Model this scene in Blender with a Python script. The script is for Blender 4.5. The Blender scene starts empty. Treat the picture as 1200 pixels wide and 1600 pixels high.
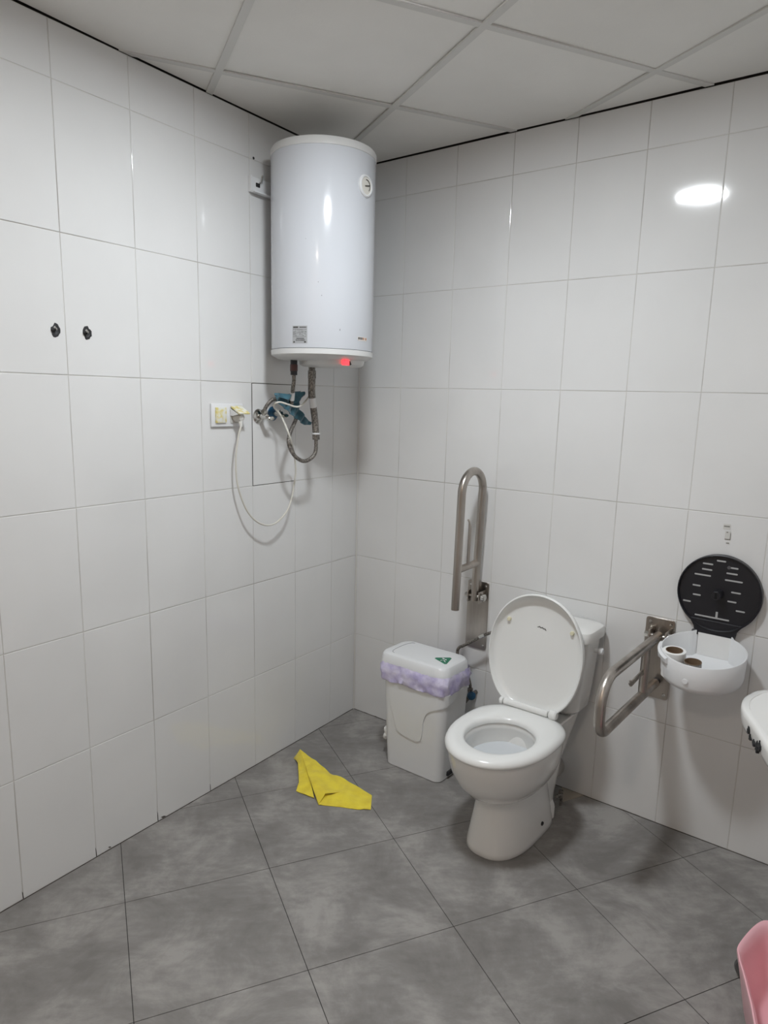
import bpy, bmesh, math, random
from mathutils import Vector, Matrix
from mathutils import noise as mnoise

sc = bpy.context.scene
COL = sc.collection
PI = math.pi
R_ = math.radians

# ------------------------------------------------------------------ camera
cam_d = bpy.data.cameras.new('camera')
cam = bpy.data.objects.new('camera', cam_d)
COL.objects.link(cam)
Rm = Matrix(((0.99904, -0.03628, 0.02451), (0.01727, -0.18840, -0.98194), (0.04024, 0.98142, -0.18759)))
CAM = Vector((-0.0039, -3.3270, 1.5604))
mw = Matrix((Rm[0], -Rm[1], -Rm[2])).transposed().to_4x4()
q = mw.to_quaternion().normalized()
cam.rotation_mode = 'QUATERNION'
cam.rotation_quaternion = q
cam.location = CAM
cam_d.sensor_fit = 'VERTICAL'
cam_d.sensor_height = 32.0
cam_d.sensor_width = 24.0
cam_d.lens = 1092.41 / 1600 * 32.0
cam_d.shift_y = 28.96 / 1600
cam_d.clip_start = 0.02
sc.camera = cam

# ------------------------------------------------------------------ world, light, exposure
wd = bpy.data.worlds.new('world')
sc.world = wd
wd.use_nodes = True
wd.node_tree.nodes['Background'].inputs[0].default_value = (1, 0.95, 0.9, 1)
wd.node_tree.nodes['Background'].inputs[1].default_value = 0.0
vs = sc.view_settings
vs.view_transform = 'Standard'
vs.look = 'None'
vs.exposure = 0.0
vs.gamma = 1.0
vs.use_curve_mapping = False
LAMP = Vector((0.075, -1.63, 0))
CEIL = 2.553
LAMP_GLOW = 222.0     # radiance of the lamp's diffuser, the room's main light
FILL_LAMP = Vector((-0.60, -3.42, 0))
FILL_GLOW = 96.0      # added unseen fill lamp, warmer and dimmer, behind the photographer; lifts the low walls

# ------------------------------------------------------------------ frames
UR = Vector((0.7648, -0.6442, 0)).normalized()      # along the right wall
NR = Vector((-0.6442, -0.7648, 0)).normalized()     # out of the right wall
UL = Vector((-0.5957, -0.8032, 0)).normalized()     # along the left wall
NL = Vector((0.8032, -0.5957, 0)).normalized()
Z3 = Vector((0, 0, 1))


def FR(s, n, z):
    return UR * s + NR * n + Z3 * z


def FL(s, n, z):
    return UL * s + NL * n + Z3 * z


def FW(x, y, z):
    return Vector((x, y, z))


# ------------------------------------------------------------------ materials
MATS = {}


def mat(name, color, rough=0.4, metal=0.0, coat=0.0, spec=0.5, emit=None, estr=0.0, trans=0.0, ior=1.5, alpha=1.0, sheen=0.0):
    if name in MATS:
        return MATS[name]
    m = bpy.data.materials.new(name)
    m.use_nodes = True
    b = m.node_tree.nodes['Principled BSDF']
    b.inputs['Base Color'].default_value = (*color, 1)
    b.inputs['Roughness'].default_value = rough
    b.inputs['Metallic'].default_value = metal
    b.inputs['Coat Weight'].default_value = coat
    b.inputs['Coat Roughness'].default_value = 0.05
    b.inputs['Specular IOR Level'].default_value = spec
    b.inputs['IOR'].default_value = ior
    b.inputs['Transmission Weight'].default_value = trans
    b.inputs['Alpha'].default_value = alpha
    b.inputs['Sheen Weight'].default_value = sheen
    if emit:
        b.inputs['Emission Color'].default_value = (*emit, 1)
        b.inputs['Emission Strength'].default_value = estr
    MATS[name] = m
    return m


def vary(m, scale=8.0, c1=None, c2=None, bump=0.0, bscale=60.0, detail=4.0, lo_=0.35, hi=0.65, stretch=None, rvar=None):
    """procedural colour / bump variation in object space"""
    nt = m.node_tree
    b = nt.nodes['Principled BSDF']
    tc = nt.nodes.new('ShaderNodeTexCoord')
    mp = nt.nodes.new('ShaderNodeMapping')
    nt.links.new(tc.outputs['Object'], mp.inputs['Vector'])
    if stretch:
        mp.inputs['Scale'].default_value = stretch
    if c1:
        n = nt.nodes.new('ShaderNodeTexNoise')
        n.inputs['Scale'].default_value = scale
        n.inputs['Detail'].default_value = detail
        nt.links.new(mp.outputs[0], n.inputs['Vector'])
        r = nt.nodes.new('ShaderNodeValToRGB')
        r.color_ramp.elements[0].position = lo_
        r.color_ramp.elements[1].position = hi
        r.color_ramp.elements[0].color = (*c1, 1)
        r.color_ramp.elements[1].color = (*c2, 1)
        nt.links.new(n.outputs['Fac'], r.inputs[0])
        nt.links.new(r.outputs[0], b.inputs['Base Color'])
        if rvar:
            mr = nt.nodes.new('ShaderNodeMapRange')
            mr.inputs['To Min'].default_value = rvar[0]
            mr.inputs['To Max'].default_value = rvar[1]
            nt.links.new(n.outputs['Fac'], mr.inputs['Value'])
            nt.links.new(mr.outputs[0], b.inputs['Roughness'])
    if bump:
        n2 = nt.nodes.new('ShaderNodeTexNoise')
        n2.inputs['Scale'].default_value = bscale
        n2.inputs['Detail'].default_value = 3
        nt.links.new(mp.outputs[0], n2.inputs['Vector'])
        bp = nt.nodes.new('ShaderNodeBump')
        bp.inputs['Strength'].default_value = bump
        bp.inputs['Distance'].default_value = 0.004
        nt.links.new(n2.outputs['Fac'], bp.inputs['Height'])
        nt.links.new(bp.outputs[0], b.inputs['Normal'])
    return m


M_tile = vary(mat('wall_tile_glaze', (0.80, 0.80, 0.79), 0.07, spec=0.5),
              bump=0.03, bscale=4.0, scale=2.5, c1=(0.73, 0.73, 0.725), c2=(0.765, 0.765, 0.76))
M_grout = vary(mat('wall_grout', (0.5, 0.48, 0.45), 0.85), scale=2.2, c1=(0.36, 0.33, 0.30), c2=(0.66, 0.65, 0.62), lo_=0.34, hi=0.52)
M_void = mat('dark_gap', (0.05, 0.045, 0.04), 0.9)
M_fgrout = mat('floor_grout', (0.035, 0.033, 0.032), 0.9)
M_porc = mat('porcelain', (0.78, 0.775, 0.755), 0.12, coat=0.3)
M_seat = mat('seat_plastic', (0.80, 0.805, 0.79), 0.22)
M_white = mat('white_plastic', (0.78, 0.79, 0.80), 0.3)
M_enamel = mat('heater_enamel', (0.63, 0.65, 0.69), 0.14, coat=0.3)
M_capw = mat('heater_cap_plastic', (0.68, 0.68, 0.67), 0.35)
M_steel = vary(mat('brushed_steel', (0.42, 0.385, 0.35), 0.3, metal=1.0),
               scale=18, c1=(0.34, 0.31, 0.28), c2=(0.52, 0.48, 0.44), stretch=(1, 1, 0.15), rvar=(0.22, 0.42))
M_chrome = mat('chrome', (0.62, 0.61, 0.58), 0.16, metal=1.0)
M_hose = vary(mat('braided_hose', (0.36, 0.33, 0.30), 0.42, metal=0.75),
              bump=0.6, bscale=300, scale=160, c1=(0.10, 0.09, 0.082), c2=(0.34, 0.315, 0.285))
M_black = mat('black_plastic', (0.012, 0.012, 0.016), 0.38)
M_dark = mat('dark_rubber', (0.02, 0.02, 0.022), 0.6)
M_blue = mat('blue_tap_plastic', (0.02, 0.10, 0.20), 0.3)
M_teal = vary(mat('teal_rag', (0.05, 0.16, 0.21), 0.9, sheen=0.3), scale=30, c1=(0.03, 0.095, 0.13), c2=(0.06, 0.165, 0.215), bump=0.4, bscale=400)
M_cable = mat('cable_white', (0.66, 0.64, 0.58), 0.4)
M_card = mat('cardboard', (0.20, 0.135, 0.085), 0.85)
M_paper = mat('paper_white', (0.84, 0.84, 0.83), 0.9)
M_lilac = vary(mat('lilac_bag', (0.45, 0.39, 0.66), 0.42, trans=0.0), scale=22, c1=(0.50, 0.45, 0.70), c2=(0.72, 0.68, 0.85), bump=0.8, bscale=45)
M_yellow = vary(mat('yellow_cloth', (0.80, 0.60, 0.03), 0.95, sheen=0.2), scale=25, c1=(0.84, 0.66, 0.05), c2=(0.95, 0.78, 0.06), bump=0.5, bscale=500)
M_green = mat('green_print', (0.0, 0.17, 0.085), 0.45)
M_pink = mat('pink_plastic', (0.93, 0.52, 0.57), 0.28)
M_label = mat('grey_label', (0.42, 0.43, 0.44), 0.5)
M_ink = mat('ink', (0.05, 0.045, 0.04), 0.6)
M_red = mat('red_lamp', (0.7, 0.02, 0.02), 0.3, emit=(1.0, 0.03, 0.04), estr=3.0)
M_rust = mat('dark_red_union', (0.07, 0.02, 0.018), 0.4)
M_orange = mat('orange_print', (0.45, 0.2, 0.1), 0.5)
M_stained = vary(mat('yellowed_cover', (0.7, 0.68, 0.5), 0.5), scale=60, c1=(0.78, 0.78, 0.72), c2=(0.72, 0.62, 0.22), lo_=0.42, hi=0.62)
M_mortar = mat('beige_mortar', (0.42, 0.37, 0.31), 0.9)
M_bumper = mat('cream_rubber', (0.72, 0.68, 0.50), 0.5)
M_water = mat('water', (0.95, 0.97, 1.0), 0.03, trans=1.0, ior=1.33)
M_lens = mat('clear_lens', (0.93, 0.93, 0.93), 0.05, alpha=0.25)
M_ctile = vary(mat('ceiling_tile', (0.62, 0.60, 0.56), 0.95), scale=3, c1=(0.80, 0.785, 0.75), c2=(0.84, 0.825, 0.79), bump=0.15, bscale=250)
M_cbar = mat('ceiling_bar', (0.66, 0.65, 0.62), 0.6)
M_beige = mat('back_wall_paint', (0.74, 0.65, 0.56), 0.8)
M_lampglow = mat('lamp_diffuser', (1, 1, 1), 0.4, emit=(0.91, 0.96, 1.0), estr=LAMP_GLOW)

M_fillglow = mat('fill_diffuser', (1, 1, 1), 0.4, emit=(1.0, 0.86, 0.74), estr=FILL_GLOW)


def floor_material():
    m = mat('floor_stone_tile', (0.15, 0.15, 0.15), 0.5)
    nt = m.node_tree
    b = nt.nodes['Principled BSDF']
    tc = nt.nodes.new('ShaderNodeTexCoord')
    n1 = nt.nodes.new('ShaderNodeTexNoise')
    n1.inputs['Scale'].default_value = 4.0
    n1.inputs['Detail'].default_value = 7
    n1.inputs['Roughness'].default_value = 0.68
    n1.inputs['Distortion'].default_value = 0.4
    nt.links.new(tc.outputs['Object'], n1.inputs['Vector'])
    n2 = nt.nodes.new('ShaderNodeTexNoise')
    n2.inputs['Scale'].default_value = 45.0
    n2.inputs['Detail'].default_value = 5
    mp = nt.nodes.new('ShaderNodeMapping')
    mp.inputs['Rotation'].default_value = (0, 0, -0.3576)
    mp.inputs['Scale'].default_value = (0.35, 1.0, 1.0)
    nt.links.new(tc.outputs['Object'], mp.inputs['Vector'])
    nt.links.new(mp.outputs[0], n2.inputs['Vector'])
    mx = nt.nodes.new('ShaderNodeMath')
    mx.operation = 'MULTIPLY_ADD'
    mx.inputs[1].default_value = 0.20
    nt.links.new(n2.outputs['Fac'], mx.inputs[0])
    nt.links.new(n1.outputs['Fac'], mx.inputs[2])
    r = nt.nodes.new('ShaderNodeValToRGB')
    cr = r.color_ramp
    cr.elements[0].position = 0.44
    cr.elements[0].color = (0.190, 0.180, 0.171, 1)
    cr.elements[1].position = 0.74
    cr.elements[1].color = (0.35, 0.336, 0.32, 1)
    e = cr.elements.new(0.58)
    e.color = (0.238, 0.227, 0.217, 1)
    nt.links.new(mx.outputs[0], r.inputs[0])
    nt.links.new(r.outputs[0], b.inputs['Base Color'])
    mr = nt.nodes.new('ShaderNodeMapRange')
    mr.inputs['To Min'].default_value = 0.38
    mr.inputs['To Max'].default_value = 0.6
    nt.links.new(n1.outputs['Fac'], mr.inputs['Value'])
    nt.links.new(mr.outputs[0], b.inputs['Roughness'])
    return m


M_floor = floor_material()

# ------------------------------------------------------------------ mesh helpers


def bm_new():
    return bmesh.new()


def ident(s, n, z):
    return Vector((s, n, z))


def box(bm, F, s0, s1, n0, n1, z0, z1, bev=0.0, seg=2, mi=0):
    vs_ = [bm.verts.new(F(s, n, z)) for s in (s0, s1) for n in (n0, n1) for z in (z0, z1)]
    idx = [(0, 1, 3, 2), (4, 6, 7, 5), (0, 4, 5, 1), (2, 3, 7, 6), (0, 2, 6, 4), (1, 5, 7, 3)]
    fs = [bm.faces.new([vs_[i] for i in f]) for f in idx]
    for f in fs:
        f.material_index = mi
    if bev:
        es = list({e for f in fs for e in f.edges})
        r = bmesh.ops.bevel(bm, geom=es, offset=bev, segments=seg, affect='EDGES', profile=0.5)
        for f in r['faces']:
            f.material_index = mi
    return fs


def loft(bm, rings, close=True, cap0=True, cap1=True, mi=0):
    """rings: lists of Vectors with equal counts"""
    vr = [[bm.verts.new(p) for p in r] for r in rings]
    n = len(vr[0])
    for a, b in zip(vr, vr[1:]):
        for i in range(n if close else n - 1):
            j = (i + 1) % n
            f = bm.faces.new((a[i], a[j], b[j], b[i]))
            f.material_index = mi
    if cap0:
        bm.faces.new(vr[0][::-1]).material_index = mi
    if cap1:
        bm.faces.new(vr[-1]).material_index = mi
    return vr


def torus_loft(bm, rings, mi=0):
    vr = [[bm.verts.new(p) for p in r] for r in rings]
    n = len(vr[0])
    m = len(vr)
    for k in range(m):
        a, b = vr[k], vr[(k + 1) % m]
        for i in range(n):
            j = (i + 1) % n
            bm.faces.new((a[i], a[j], b[j], b[i])).material_index = mi


def smooth_path(pts, sub=8, closed=False):
    P = [Vector(p) for p in pts]
    out = []
    n = len(P)
    for i in range(n - 1):
        p0 = P[i - 1] if i > 0 else P[i] * 2 - P[i + 1]
        p1, p2 = P[i], P[i + 1]
        p3 = P[i + 2] if i + 2 < n else P[i + 1] * 2 - P[i]
        for k in range(sub):
            t = k / sub
            out.append(0.5 * ((2 * p1) + (-p0 + p2) * t + (2 * p0 - 5 * p1 + 4 * p2 - p3) * t * t + (-p0 + 3 * p1 - 3 * p2 + p3) * t ** 3))
    out.append(P[-1])
    return out


def round_path(pts, r, sub=8):
    """polyline with filleted corners"""
    P = [Vector(p) for p in pts]
    out = [P[0]]
    for i in range(1, len(P) - 1):
        a, b, c = P[i - 1], P[i], P[i + 1]
        d1 = (a - b).normalized()
        d2 = (c - b).normalized()
        ang = d1.angle(d2)
        rr = r[i - 1] if isinstance(r, (list, tuple)) else r
        t = min(rr / math.tan(ang / 2), (a - b).length * 0.499, (c - b).length * 0.499)
        rr = t * math.tan(ang / 2)
        ctr = b + (d1 + d2).normalized() * (rr / math.sin(ang / 2))
        p1, p2 = b + d1 * t, b + d2 * t
        v1, v2 = p1 - ctr, p2 - ctr
        tot = v1.angle(v2)
        ax = v1.cross(v2).normalized()
        for k in range(sub + 1):
            out.append(ctr + Matrix.Rotation(tot * k / sub, 3, ax) @ v1)
    out.append(P[-1])
    return out


def tube(bm, path, r, seg=14, cap=True, mi=0):
    P = [Vector(p) for p in path]
    n = len(P)
    rad = r if isinstance(r, (list, tuple)) else [r] * n
    T = []
    for i in range(n):
        a = P[max(0, i - 1)]
        b = P[min(n - 1, i + 1)]
        T.append((b - a).normalized())
    u = T[0].orthogonal().normalized()
    rings = []
    for i in range(n):
        if i:
            ax = T[i - 1].cross(T[i])
            if ax.length > 1e-7:
                u = Matrix.Rotation(T[i - 1].angle(T[i]), 3, ax.normalized()) @ u
        v = T[i].cross(u).normalized()
        u = v.cross(T[i]).normalized()
        rings.append([P[i] + (u * math.cos(2 * PI * k / seg) + v * math.sin(2 * PI * k / seg)) * rad[i] for k in range(seg)])
    loft(bm, rings, cap0=cap, cap1=cap, mi=mi)


def cyl(bm, a, b, r, r2=None, seg=24, mi=0, bev=0.0):
    a, b = Vector(a), Vector(b)
    r2 = r if r2 is None else r2
    if bev:
        d = (b - a).normalized()
        tube(bm, [a, a + d * 1e-4, a + d * bev, b - d * bev, b - d * 1e-4, b], [max(r - bev, 1e-4)] * 1 + [r - bev, r, r2, r2 - bev, r2 - bev], seg=seg, mi=mi)
    else:
        tube(bm, [a, b], [r, r2], seg=seg, mi=mi)


def lathe(bm, prof, origin, axis, seg=48, cap0=True, cap1=True, mi=0):
    """prof: list of (radius, height along axis)"""
    axis = Vector(axis).normalized()
    u = axis.orthogonal().normalized()
    v = axis.cross(u)
    rings = [[origin + axis * h + (u * math.cos(2 * PI * k / seg) + v * math.sin(2 * PI * k / seg)) * max(r, 1e-5) for k in range(seg)] for r, h in prof]
    loft(bm, rings, cap0=cap0, cap1=cap1, mi=mi)


def sup(t, a, b, e=2.0):
    """superellipse point"""
    c, s = math.cos(t), math.sin(t)
    return (math.copysign(abs(c) ** (2 / e), c) * a, math.copysign(abs(s) ** (2 / e), s) * b)


def root(name, label, cat, M, group=None):
    o = bpy.data.objects.new(name, None)
    o.empty_display_size = 0.05
    COL.objects.link(o)
    o.matrix_world = M
    o['label'] = label
    o['category'] = cat
    if group:
        o['group'] = group
    ROOTM[o.name] = M.copy()
    return o


ROOTM = {}


def at(F, s, n, z):
    """matrix of a base placed on a wall frame"""
    p = F(s, n, z)
    if F is FW:
        return Matrix.Translation(p)
    x = F(1, 0, 0)
    if F is FR:
        x = -x
    y = F(0, 1, 0)
    M = Matrix((x, y, Z3)).transposed().to_4x4()
    return Matrix.Translation(p) @ M


def obj(name, bm, mats, parent=None, M=None, smooth=True, angle=35, label=None):
    """mesh given in world coordinates; re-expressed in the parent's (or own) base frame"""
    me = bpy.data.meshes.new(name)
    bmesh.ops.remove_doubles(bm, verts=bm.verts, dist=1e-6)
    bmesh.ops.recalc_face_normals(bm, faces=bm.faces)
    o = bpy.data.objects.new(name, me)
    COL.objects.link(o)
    if parent is not None:
        B = ROOTM[parent.name]
        o.parent = parent
        ROOTM[o.name] = B.copy()
    else:
        B = M if M is not None else Matrix.Identity(4)
        o.matrix_world = B
        ROOTM[o.name] = B.copy()
    bmesh.ops.transform(bm, matrix=B.inverted(), verts=bm.verts)
    bm.to_mesh(me)
    bm.free()
    if not isinstance(mats, (list, tuple)):
        mats = [mats]
    for m in mats:
        me.materials.append(m)
    if smooth:
        for p in me.polygons:
            p.use_smooth = True
        try:
            me.set_sharp_from_angle(angle=R_(angle))
        except Exception:
            pass
    if label:
        o['label'] = label
    return o


def tag(o, label, cat, group=None):
    o['label'] = label
    o['category'] = cat
    if group:
        o['group'] = group
    return o


def struct(o):
    o['kind'] = 'structure'
    return o


def text_mesh(name, body, size, parent, M, mt, depth=0.0003, bold=0.0):
    cu = bpy.data.curves.new(name, 'FONT')
    cu.body = body
    cu.size = size
    cu.extrude = depth
    cu.offset = bold
    cu.align_x = 'CENTER'
    cu.align_y = 'CENTER'
    tmp = bpy.data.objects.new('tmp', cu)
    COL.objects.link(tmp)
    bpy.context.view_layer.update()
    me = bpy.data.meshes.new_from_object(tmp)
    bpy.data.objects.remove(tmp)
    bm = bmesh.new()
    bm.from_mesh(me)
    bmesh.ops.transform(bm, matrix=M, verts=bm.verts)
    return bm


# ------------------------------------------------------------------ walls
TW, TH = 0.25254, 0.40
H0 = 0.4010
CORNER_TOP = 2.552
LEN_R, LEN_L = 2.38, 3.60


def tiled_wall(name, F, off, length, skip=(), seed=1):
    """tile faces at n=0, grout 1.5 mm behind"""
    rnd = random.Random(seed)
    bm = bm_new()
    g = 0.0013
    # grout bed and wall body
    box(bm, F, -0.12, length + 0.1, -0.10, -0.0015, -0.05, CORNER_TOP, mi=1)
    cols = [0.0]
    s = off
    while s < length:
        cols.append(s)
        s += TW
    cols.append(length)
    rows = [0.0] + [H0 + TH * k for k in range(6)] + [CORNER_TOP]
    rows = [r for r in rows if r <= CORNER_TOP]
    if rows[-1] < CORNER_TOP:
        rows.append(CORNER_TOP)
    for i in range(len(cols) - 1):
        for j in range(len(rows) - 1):
            if (i, j) in skip:
                # dark gap surround for a loose tile
                box(bm, F, cols[i], cols[i + 1], -0.0016, -0.0011, rows[j], rows[j + 1], mi=2)
                continue
            a, b = cols[i] + g, cols[i + 1] - g
            c, d = rows[j] + (0.0015 if j == 0 else g), rows[j + 1] - g
            if i == 0:
                a = 0.003
            t = [rnd.uniform(-0.0004, 0.0004) for _ in range(4)]
            bv = 0.0012
            # small pillow bevelled tile
            out = [(a, c), (b, c), (b, d), (a, d)]
            inn = [(a + bv, c + bv), (b - bv, c + bv), (b - bv, d - bv), (a + bv, d - bv)]
            V0 = [bm.verts.new(F(x, -0.0015, y)) for x, y in out]
            V1 = [bm.verts.new(F(x, -0.0005 + t[k], y)) for k, (x, y) in enumerate(out)]
            V2 = [bm.verts.new(F(x, 0.0 + t[k], y)) for k, (x, y) in enumerate(inn)]
            for A, B in ((V0, V1), (V1, V2)):
                for k in range(4):
                    m_ = (k + 1) % 4
                    bm.faces.new((A[k], A[m_], B[m_], B[k])).material_index = 0
            bm.faces.new(V2).material_index = 0
    me_o = obj(name, bm, [M_tile, M_grout, M_void], M=at(F, 0, 0, 0), smooth=False)
    return struct(me_o)


OFF_R, OFF_L = 0.2405, 0.1908
wall_right = tiled_wall('wall_right', FR, OFF_R, LEN_R, seed=3)
wall_left = tiled_wall('wall_left', FL, OFF_L, LEN_L, skip=[(2, 3)], seed=8)

# the rest of the room behind the photographer
P0 = Vector((0, 0, 0))
PR = FR(LEN_R, 0, 0)
PL = FL(LEN_L, 0, 0)
PB = PR + UL * 3.6


def plain_wall(name, a, b, mt, thick=0.1):
    bm = bm_new()
    d = (b - a).normalized()
    nrm = Vector((-d.y, d.x, 0))
    cen = (PR + PL) * 0.5
    if nrm.dot(cen - a) > 0:
        nrm = -nrm
    q_ = [a, b, b + nrm * thick, a + nrm * thick]
    loft(bm, [[p + Z3 * -0.05 for p in q_], [p + Z3 * (CORNER_TOP + 0.0) for p in q_]])
    return struct(obj(name, bm, mt, smooth=False))


plain_wall('wall_side', PR, PB, M_tile)
plain_wall('wall_back', PL, PB + (PB - PL).normalized() * 0.1, M_beige)

# corner bead
bm = bm_new()
box(bm, FR, 0.0, 0.0062, 0.0, 0.0062, 0.0, CORNER_TOP, bev=0.0025, seg=3)
struct(obj('trim_1', bm, mat('corner_bead', (0.74, 0.73, 0.70), 0.4)))

# ------------------------------------------------------------------ floor
FS, FA = 0.45443, 0.35764
FO = Vector((-0.6996, -1.3856, 0))
e1 = Vector((math.cos(FA), math.sin(FA), 0))
e2 = Vector((math.sin(FA), -math.cos(FA), 0))


def clip_poly(poly, a, nrm):
    out = []
    for i in range(len(poly)):
        p, q_ = poly[i], poly[(i + 1) % len(poly)]
        dp, dq = (p - a).dot(nrm), (q_ - a).dot(nrm)
        if dp >= 0:
            out.append(p)
        if (dp >= 0) != (dq >= 0):
            out.append(p.lerp(q_, dp / (dp - dq)))
    return out


bm = bm_new()
quad = [P0 - UR * 0.1 - UL * 0.1, PR + UR * 0.05 - UL * 0.1, PB + UR * 0.05 + UL * 0.05, PL - UR * 0.1 + UL * 0.05]
loft(bm, [[p + Z3 * -0.08 for p in quad], [p + Z3 * -0.0012 for p in quad]], mi=1)
rnd = random.Random(4)
for i in range(-7, 10):
    for j in range(-8, 9):
        g = 0.0011
        p = FO + e1 * (i * FS) + e2 * (j * FS)
        pol = [p + e1 * g + e2 * g, p + e1 * (FS - g) + e2 * g, p + e1 * (FS - g) + e2 * (FS - g), p + e1 * g + e2 * (FS - g)]
        for a, nn in ((NR * 0.002, NR), (NL * 0.002, NL), (PR - UR * 0.001, -UR), (PL, (PB - PL).cross(Z3).normalized() * (1 if (PB - PL).cross(Z3).dot(-PL) > 0 else -1))):
            if pol:
                pol = clip_poly(pol, a, nn)
        if len(pol) >= 3:
            t = rnd.uniform(-0.0002, 0.0002)
            loft(bm, [[q_ + Z3 * -0.0012 for q_ in pol], [q_ + Z3 * t for q_ in pol]], cap0=False)
struct(obj('floor', bm, [M_floor, M_fgrout], smooth=False))

# dark dirty joint along the foot of both walls
for nm, F, ln, sd in (('trim_5', FL, LEN_L, 1), ('trim_6', FR, LEN_R, 2)):
    bm = bm_new()
    N_ = int(ln / 0.01)
    rings = []
    for k in range(N_):
        s_ = 0.004 + (ln - 0.01) * k / (N_ - 1)
        h_ = 0.0012 + 0.0035 * max(0, mnoise.noise(Vector((s_ * 9, sd, 0)))) + 0.006 * max(0, mnoise.noise(Vector((s_ * 31, sd, 5))) - 0.35)
        rings.append([F(s_, -0.0005, 0.0002), F(s_, 0.0022, 0.0002), F(s_, 0.0010, h_), F(s_, -0.0005, h_)])
    loft(bm, rings)
    if F is FL:      # chipped, blackened tile edges at the foot of the left wall
        for s_, z_, w_, h_ in ((1.176, 0.007, 0.012, 0.004), (1.402, 0.009, 0.006, 0.003), (1.4534, 0.018, 0.0016, 0.018), (1.2009, 0.02, 0.0018, 0.022), (0.9484, 0.016, 0.0014, 0.016), (1.7060, 0.014, 0.0016, 0.014)):
            loft(bm, [[F(s_ - w_, n_, z_ - h_), F(s_ + w_ * 0.3, n_, z_ - h_ * 0.8), F(s_ + w_, n_, z_ + h_), F(s_ - w_ * 0.2, n_, z_ + h_ * 0.6)] for n_ in (-0.001, 0.0009)])
    struct(obj(nm, bm, mat('joint_dirt', (0.07, 0.06, 0.052), 0.9)))

# patch of mortar behind the pan
bm = bm_new()
loft(bm, [[FR(a, b, 0.0002) for a, b in ((1.13, 0.004), (1.22, 0.004), (1.175, 0.10))], [FR(a, b, 0.003) for a, b in ((1.13, 0.004), (1.22, 0.004), (1.175, 0.10))]])
struct(obj('trim_2', bm, M_mortar, smooth=False))

# ------------------------------------------------------------------ ceiling
CS, CA = 0.60443, 0.3661
CO = Vector((-0.46136, -0.87285, 0))
c1 = Vector((math.cos(CA), math.sin(CA), 0))
c2 = Vector((math.sin(CA), -math.cos(CA), 0))
bm = bm_new()
bmg = bm_new()
box(bm, FW, -3.6, 3.6, -5.2, 1.0, CEIL + 0.10, CEIL + 0.14, mi=1)
inw = [(NR * 0.004, NR), (NL * 0.001, NL), (PR - UR * 0.01, -UR), (PL, (PB - PL).cross(Z3).normalized() * (1 if (PB - PL).cross(Z3).dot(-PL) > 0 else -1))]
lampij = None
for i in range(-6, 8):
    for j in range(-5, 9):
        p = CO + c1 * (i * CS) + c2 * (j * CS)
        w = 0.006
        pol = [p + c1 * w + c2 * w, p + c1 * (CS - w) + c2 * w, p + c1 * (CS - w) + c2 * (CS - w), p + c1 * w + c2 * (CS - w)]
        for a, nn in inw:
            if pol:
                pol = clip_poly(pol, a, nn)
        if len(pol) >= 3:
            t = 0.0050
            tl = [rnd.uniform(-0.002, 0.0015) for _ in pol]
            loft(bm, [[q_ + Z3 * (CEIL + t + tl[k]) for k, q_ in enumerate(pol)], [q_ + Z3 * (CEIL + t + 0.015) for q_ in pol]])
for k in range(-7, 9):
    for d, e, rng in ((c1, c2, (-4, 5)), (c2, c1, (-4, 6))):
        a0 = CO + e * (k * CS) + d * (rng[0] * CS - CS)
        b0 = CO + e * (k * CS) + d * (rng[1] * CS + CS)
        w = 0.012
        pol = [a0 - e * w, b0 - e * w, b0 + e * w, a0 + e * w]
        for a, nn in inw:
            if pol:
                pol = clip_poly(pol, a, nn)
        if len(pol) >= 3:
            dz = 0.0 if d is c1 else -0.0006
            loft(bmg, [[q_ + Z3 * (CEIL + dz) for q_ in pol], [q_ + Z3 * (CEIL + 0.0048 + dz) for q_ in pol]])
ceil = struct(obj('ceiling', bm, [M_ctile, M_void], smooth=False))
struct(obj('trim_3', bmg, M_cbar, smooth=False))

# dark void ring above wall tops (plenum walls)
bm = bm_new()
box(bm, FR, -0.12, LEN_R + 0.1, -0.10, -0.03, CORNER_TOP, CEIL + 0.12)
box(bm, FL, -0.12, LEN_L + 0.1, -0.10, -0.03, CORNER_TOP, CEIL + 0.12)
struct(obj('trim_4', bm, M_void, smooth=False))

# ceiling lamp and an added fill light, both round flush downlights
def downlight(P, glow, label):
    t = root('ceiling_lamp', label, 'lamp', Matrix.Translation((P.x, P.y, CEIL)))
    bm = bm_new()
    lathe(bm, [(0.105, 0.0), (0.125, 0.0), (0.127, -0.004), (0.105, -0.008)], Vector((P.x, P.y, CEIL)), Z3, cap0=False, cap1=False)
    obj('bezel', bm, M_white, t)
    bm = bm_new()
    lathe(bm, [(0.105, 0.0), (0.105, -0.005), (0.0001, -0.005)], Vector((P.x, P.y, CEIL)), Z3)
    obj('diffuser', bm, glow, t)


downlight(LAMP, M_lampglow, 'round white flush downlight in the tiled ceiling, its glare mirrored in the right wall')
downlight(FILL_LAMP, M_fillglow, 'dimmer warm round downlight added as unseen fill light in the ceiling behind the photographer')

# ------------------------------------------------------------------ small marks on the walls
# access tile under the heater
bm = bm_new()
i0 = OFF_L + TW
box(bm, FL, i0 + 0.0008, i0 + TW - 0.0025, -0.001, 0.0012, H0 + 2 * TH + 0.0024, H0 + 3 * TH - 0.0022, bev=0.0007, seg=1)
tag(obj('access_panel', bm, M_tile, M=at(FL, i0 + TW / 2, 0, H0 + 2 * TH), smooth=False), 'loose white wall tile with dark gap round it, behind the heater hoses', 'panel')


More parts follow.
